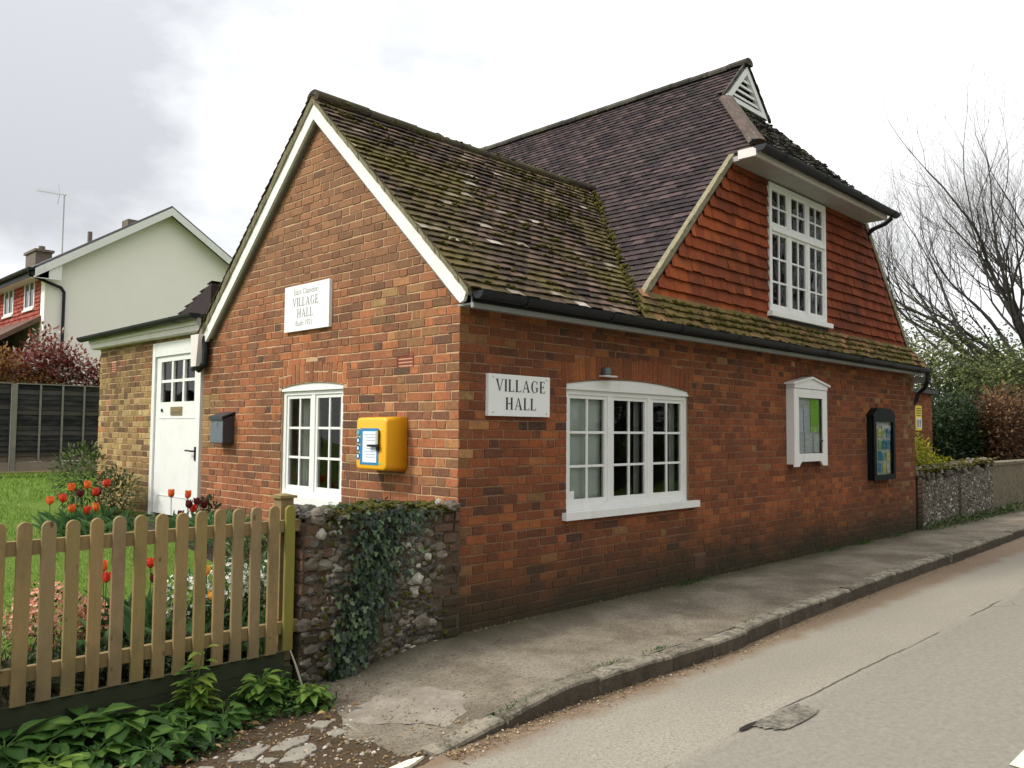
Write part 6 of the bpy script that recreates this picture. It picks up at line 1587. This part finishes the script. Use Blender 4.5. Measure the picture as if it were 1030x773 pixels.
bush('hedge', 'dark green hedge behind the flint wall left of the copper hedge', 'hedge', [(14.9, 1.5, 1.2, .6, .5, .95), (15.7, 1.5, 1.35, .8, .5, 1.05), (16.7, 1.45, 1.4, .9, .5, 1.1), (17.5, 1.4, 1.4, .7, .5, 1.05)], LHEDGE, 26000, .09, 602, base=(16.2, 1.5, .06), shell=.3)
bush('shrub', 'dark evergreen shrub between the outbuilding and the dark green hedge', 'shrub', [(14.3, 2.0, 1.9, .4, .5, .5), (14.6, 2.3, 1.0, .5, .5, .9)], LHEDGE, 2500, .07, 603, base=(14.4, 2.1, .06))
gt = thing('gate', 'dark timber gate in the gap behind the yellow shrub', 'gate', (14.2, 1.4, .05)); random.seed(5)
mb = MB()
for k in range(12): mb.box((13.62 + k * .13, 1.4, .1), (13.62 + k * .13 + .122, 1.425, 1.62))
mb.build('boards', M['black'], gt); mb = MB(); mb.box((13.6, 1.43, .3), (15.2, 1.47, .42)); mb.box((13.6, 1.43, 1.3), (15.2, 1.47, 1.42)); mb.build('rail', M['black'], gt)
mb = MB(); mb.box((15.22, 1.36, .0), (15.36, 1.5, 1.75)); mb.build('post', M['black'], gt)
# shrubs behind the rear fence
bush('photinia', 'red-leaved shrub with white blossom rising behind the panel fence', 'shrub', [(2.2, 17.6, 3.15, .55, .6, .8), (2.7, 17.7, 2.9, .6, .6, .7), (1.75, 17.6, 2.9, .45, .6, .55), (3.3, 17.7, 2.7, .5, .5, .6)], LRED, 4200, .12, 701, base=(2.3, 17.6, .5), shell=.25)
bush('shrub', 'orange-brown bush behind the panel fence at the left picture edge', 'shrub', [(1.1, 17.4, 2.85, .6, .5, .6), (.2, 17.4, 2.7, .7, .5, .6), (1.9, 17.3, 2.55, .5, .4, .35)], LORG, 3200, .11, 702, base=(.8, 17.4, .5), shell=.25)
# across the road, seen in the glass; hedge added to darken panes and wall
bush('hedge', 'dark hedge added across the road to darken the street window reflections', 'hedge', [(x_, -10 + .3 * math.sin(x_), 1.9 + .4 * math.sin(x_ * 2.3), 1.6, .9, 2.3) for x_ in range(-4, 36, 2)], LHEDGE, 26000, .26, 801, base=(14, -10, -.05), shell=.6)
for (x_, y_, rz_, sc_, lb) in ((22, -11.5, 1.2, .95, 'bare tree across the road mirrored in the upper window'), (15, -13, 2.6, .8, 'smaller bare tree across the road mirrored in the upper window'), (30, -14, 4.0, 1.1, 'far bare tree across the road mirrored in the upper window')):
    dup(bt, (x_, y_, -.1), rz_, sc_, lb)

# ================================================================== SKY, SUN, CAMERA
w = bpy.data.worlds.new('World'); bpy.context.scene.world = w; w.use_nodes = True; nt = w.node_tree; nt.nodes.clear()
SUN = Vector((-.72, .34, .74)).normalized(); el = math.asin(SUN.z); az = math.atan2(SUN.x, SUN.y)
out = nt.nodes.new('ShaderNodeOutputWorld'); bg = nt.nodes.new('ShaderNodeBackground'); sky = nt.nodes.new('ShaderNodeTexSky')
sky.sky_type = 'NISHITA'; sky.sun_disc = False; sky.sun_elevation = el; sky.sun_rotation = az
SK = .1
tc = nt.nodes.new('ShaderNodeTexCoord'); mp = nt.nodes.new('ShaderNodeMapping'); mp.inputs['Scale'].default_value = (1, 1, 1.9); mp.inputs['Location'].default_value = (.35, .1, .02)
nz1 = nt.nodes.new('ShaderNodeTexNoise'); nz1.inputs['Scale'].default_value = 2.3; nz1.inputs['Detail'].default_value = 7; nz1.inputs['Roughness'].default_value = .56
nt.links.new(tc.outputs['Generated'], mp.inputs[0]); nt.links.new(mp.outputs[0], nz1.inputs['Vector'])
def wm(op, a, b, cl=False):
    x = nt.nodes.new('ShaderNodeMath'); x.operation = op; x.use_clamp = cl
    for k, q in enumerate((a, b)):
        if isinstance(q, (int, float)): x.inputs[k].default_value = q
        else: nt.links.new(q, x.inputs[k])
    return x.outputs[0]
dt = nt.nodes.new('ShaderNodeVectorMath'); dt.operation = 'DOT_PRODUCT'; dt.inputs[1].default_value = Vector((.37, .84, .52)).normalized(); nt.links.new(tc.outputs['Generated'], dt.inputs[0])
dt2 = nt.nodes.new('ShaderNodeVectorMath'); dt2.operation = 'DOT_PRODUCT'; dt2.inputs[1].default_value = Vector((.25, .92, .30)).normalized(); nt.links.new(tc.outputs['Generated'], dt2.inputs[0])
bank = wm('ADD', wm('MULTIPLY', wm('SUBTRACT', dt.outputs['Value'], .90), 3.0), wm('MULTIPLY', wm('MAXIMUM', wm('SUBTRACT', dt2.outputs['Value'], .984), 0.0), 16.0))      # the darker cloud bank stands over the neighbour's house
fac = wm('SUBTRACT', wm('ADD', wm('MULTIPLY', wm('SUBTRACT', nz1.outputs['Fac'], .5), 1.5), .68), bank)
cr = nt.nodes.new('ShaderNodeValToRGB'); e = cr.color_ramp.elements; e[0].position = .22; e[0].color = (.50, .515, .54, 1); e[1].position = .66; e[1].color = (1, 1, 1, 1); e.new(.44).color = (.76, .775, .80, 1)
nt.links.new(fac, cr.inputs[0])
sp_ = nt.nodes.new('ShaderNodeSeparateXYZ'); nt.links.new(tc.outputs['Generated'], sp_.inputs[0])
lum = wm('ADD', wm('MULTIPLY', wm('MAXIMUM', sp_.outputs[2], 0.0), 9.0), 8.0)   # overcast sky: brighter towards the zenith
south = wm('MULTIPLY', wm('MAXIMUM', wm('MULTIPLY', sp_.outputs[1], -1.0), 0.0), .40)   # added dimming of the unseen road-side sky, to darken the street wall
lum = wm('MULTIPLY', lum, wm('SUBTRACT', 1.0, south))
sv = nt.nodes.new('ShaderNodeVectorMath'); sv.operation = 'SCALE'; nt.links.new(cr.outputs[0], sv.inputs[0]); nt.links.new(lum, sv.inputs['Scale'])
mx = nt.nodes.new('ShaderNodeMix'); mx.data_type = 'RGBA'; mx.inputs[0].default_value = .94
nt.links.new(sky.outputs[0], mx.inputs[6]); nt.links.new(sv.outputs[0], mx.inputs[7])
bg.inputs['Strength'].default_value = SK; nt.links.new(mx.outputs[2], bg.inputs[0]); nt.links.new(bg.outputs[0], out.inputs[0])
sl = bpy.data.lights.new('sun', 'SUN'); sl.energy = 2.3; sl.angle = math.radians(9); sl.color = (1, .95, .87)
so = bpy.data.objects.new('sun', sl); C.objects.link(so); so.rotation_euler = SUN.to_track_quat('Z', 'Y').to_euler(); so.location = (0, 0, 20)

cam = bpy.data.cameras.new('camera'); co = bpy.data.objects.new('camera', cam); C.objects.link(co)
yaw, pit, rol = math.radians(44.496), math.radians(3.240), math.radians(.4733)
f = Vector((math.cos(yaw) * math.cos(pit), math.sin(yaw) * math.cos(pit), math.sin(pit))); rt = f.cross(Vector((0, 0, 1))).normalized(); up = rt.cross(f)
r2 = rt * math.cos(rol) + up * math.sin(rol); u2 = -rt * math.sin(rol) + up * math.cos(rol)
mt = Matrix((r2, u2, -f)).transposed().to_4x4(); mt.translation = (-4.278, -4.774, 1.542); co.matrix_world = mt
cam.sensor_width = 36; cam.lens = 36 * 834.87 / 1030; cam.clip_end = 1500; cam.clip_start = .05
sc = bpy.context.scene; sc.camera = co
sc.view_settings.view_transform = 'Standard'; sc.view_settings.look = 'None'; sc.view_settings.exposure = .42; sc.view_settings.gamma = 1
sc.cycles.max_bounces = 8; sc.cycles.diffuse_bounces = 3; sc.cycles.transparent_max_bounces = 12; sc.cycles.use_denoising = True
sc.cycles.use_adaptive_sampling = True; sc.cycles.adaptive_threshold = .02
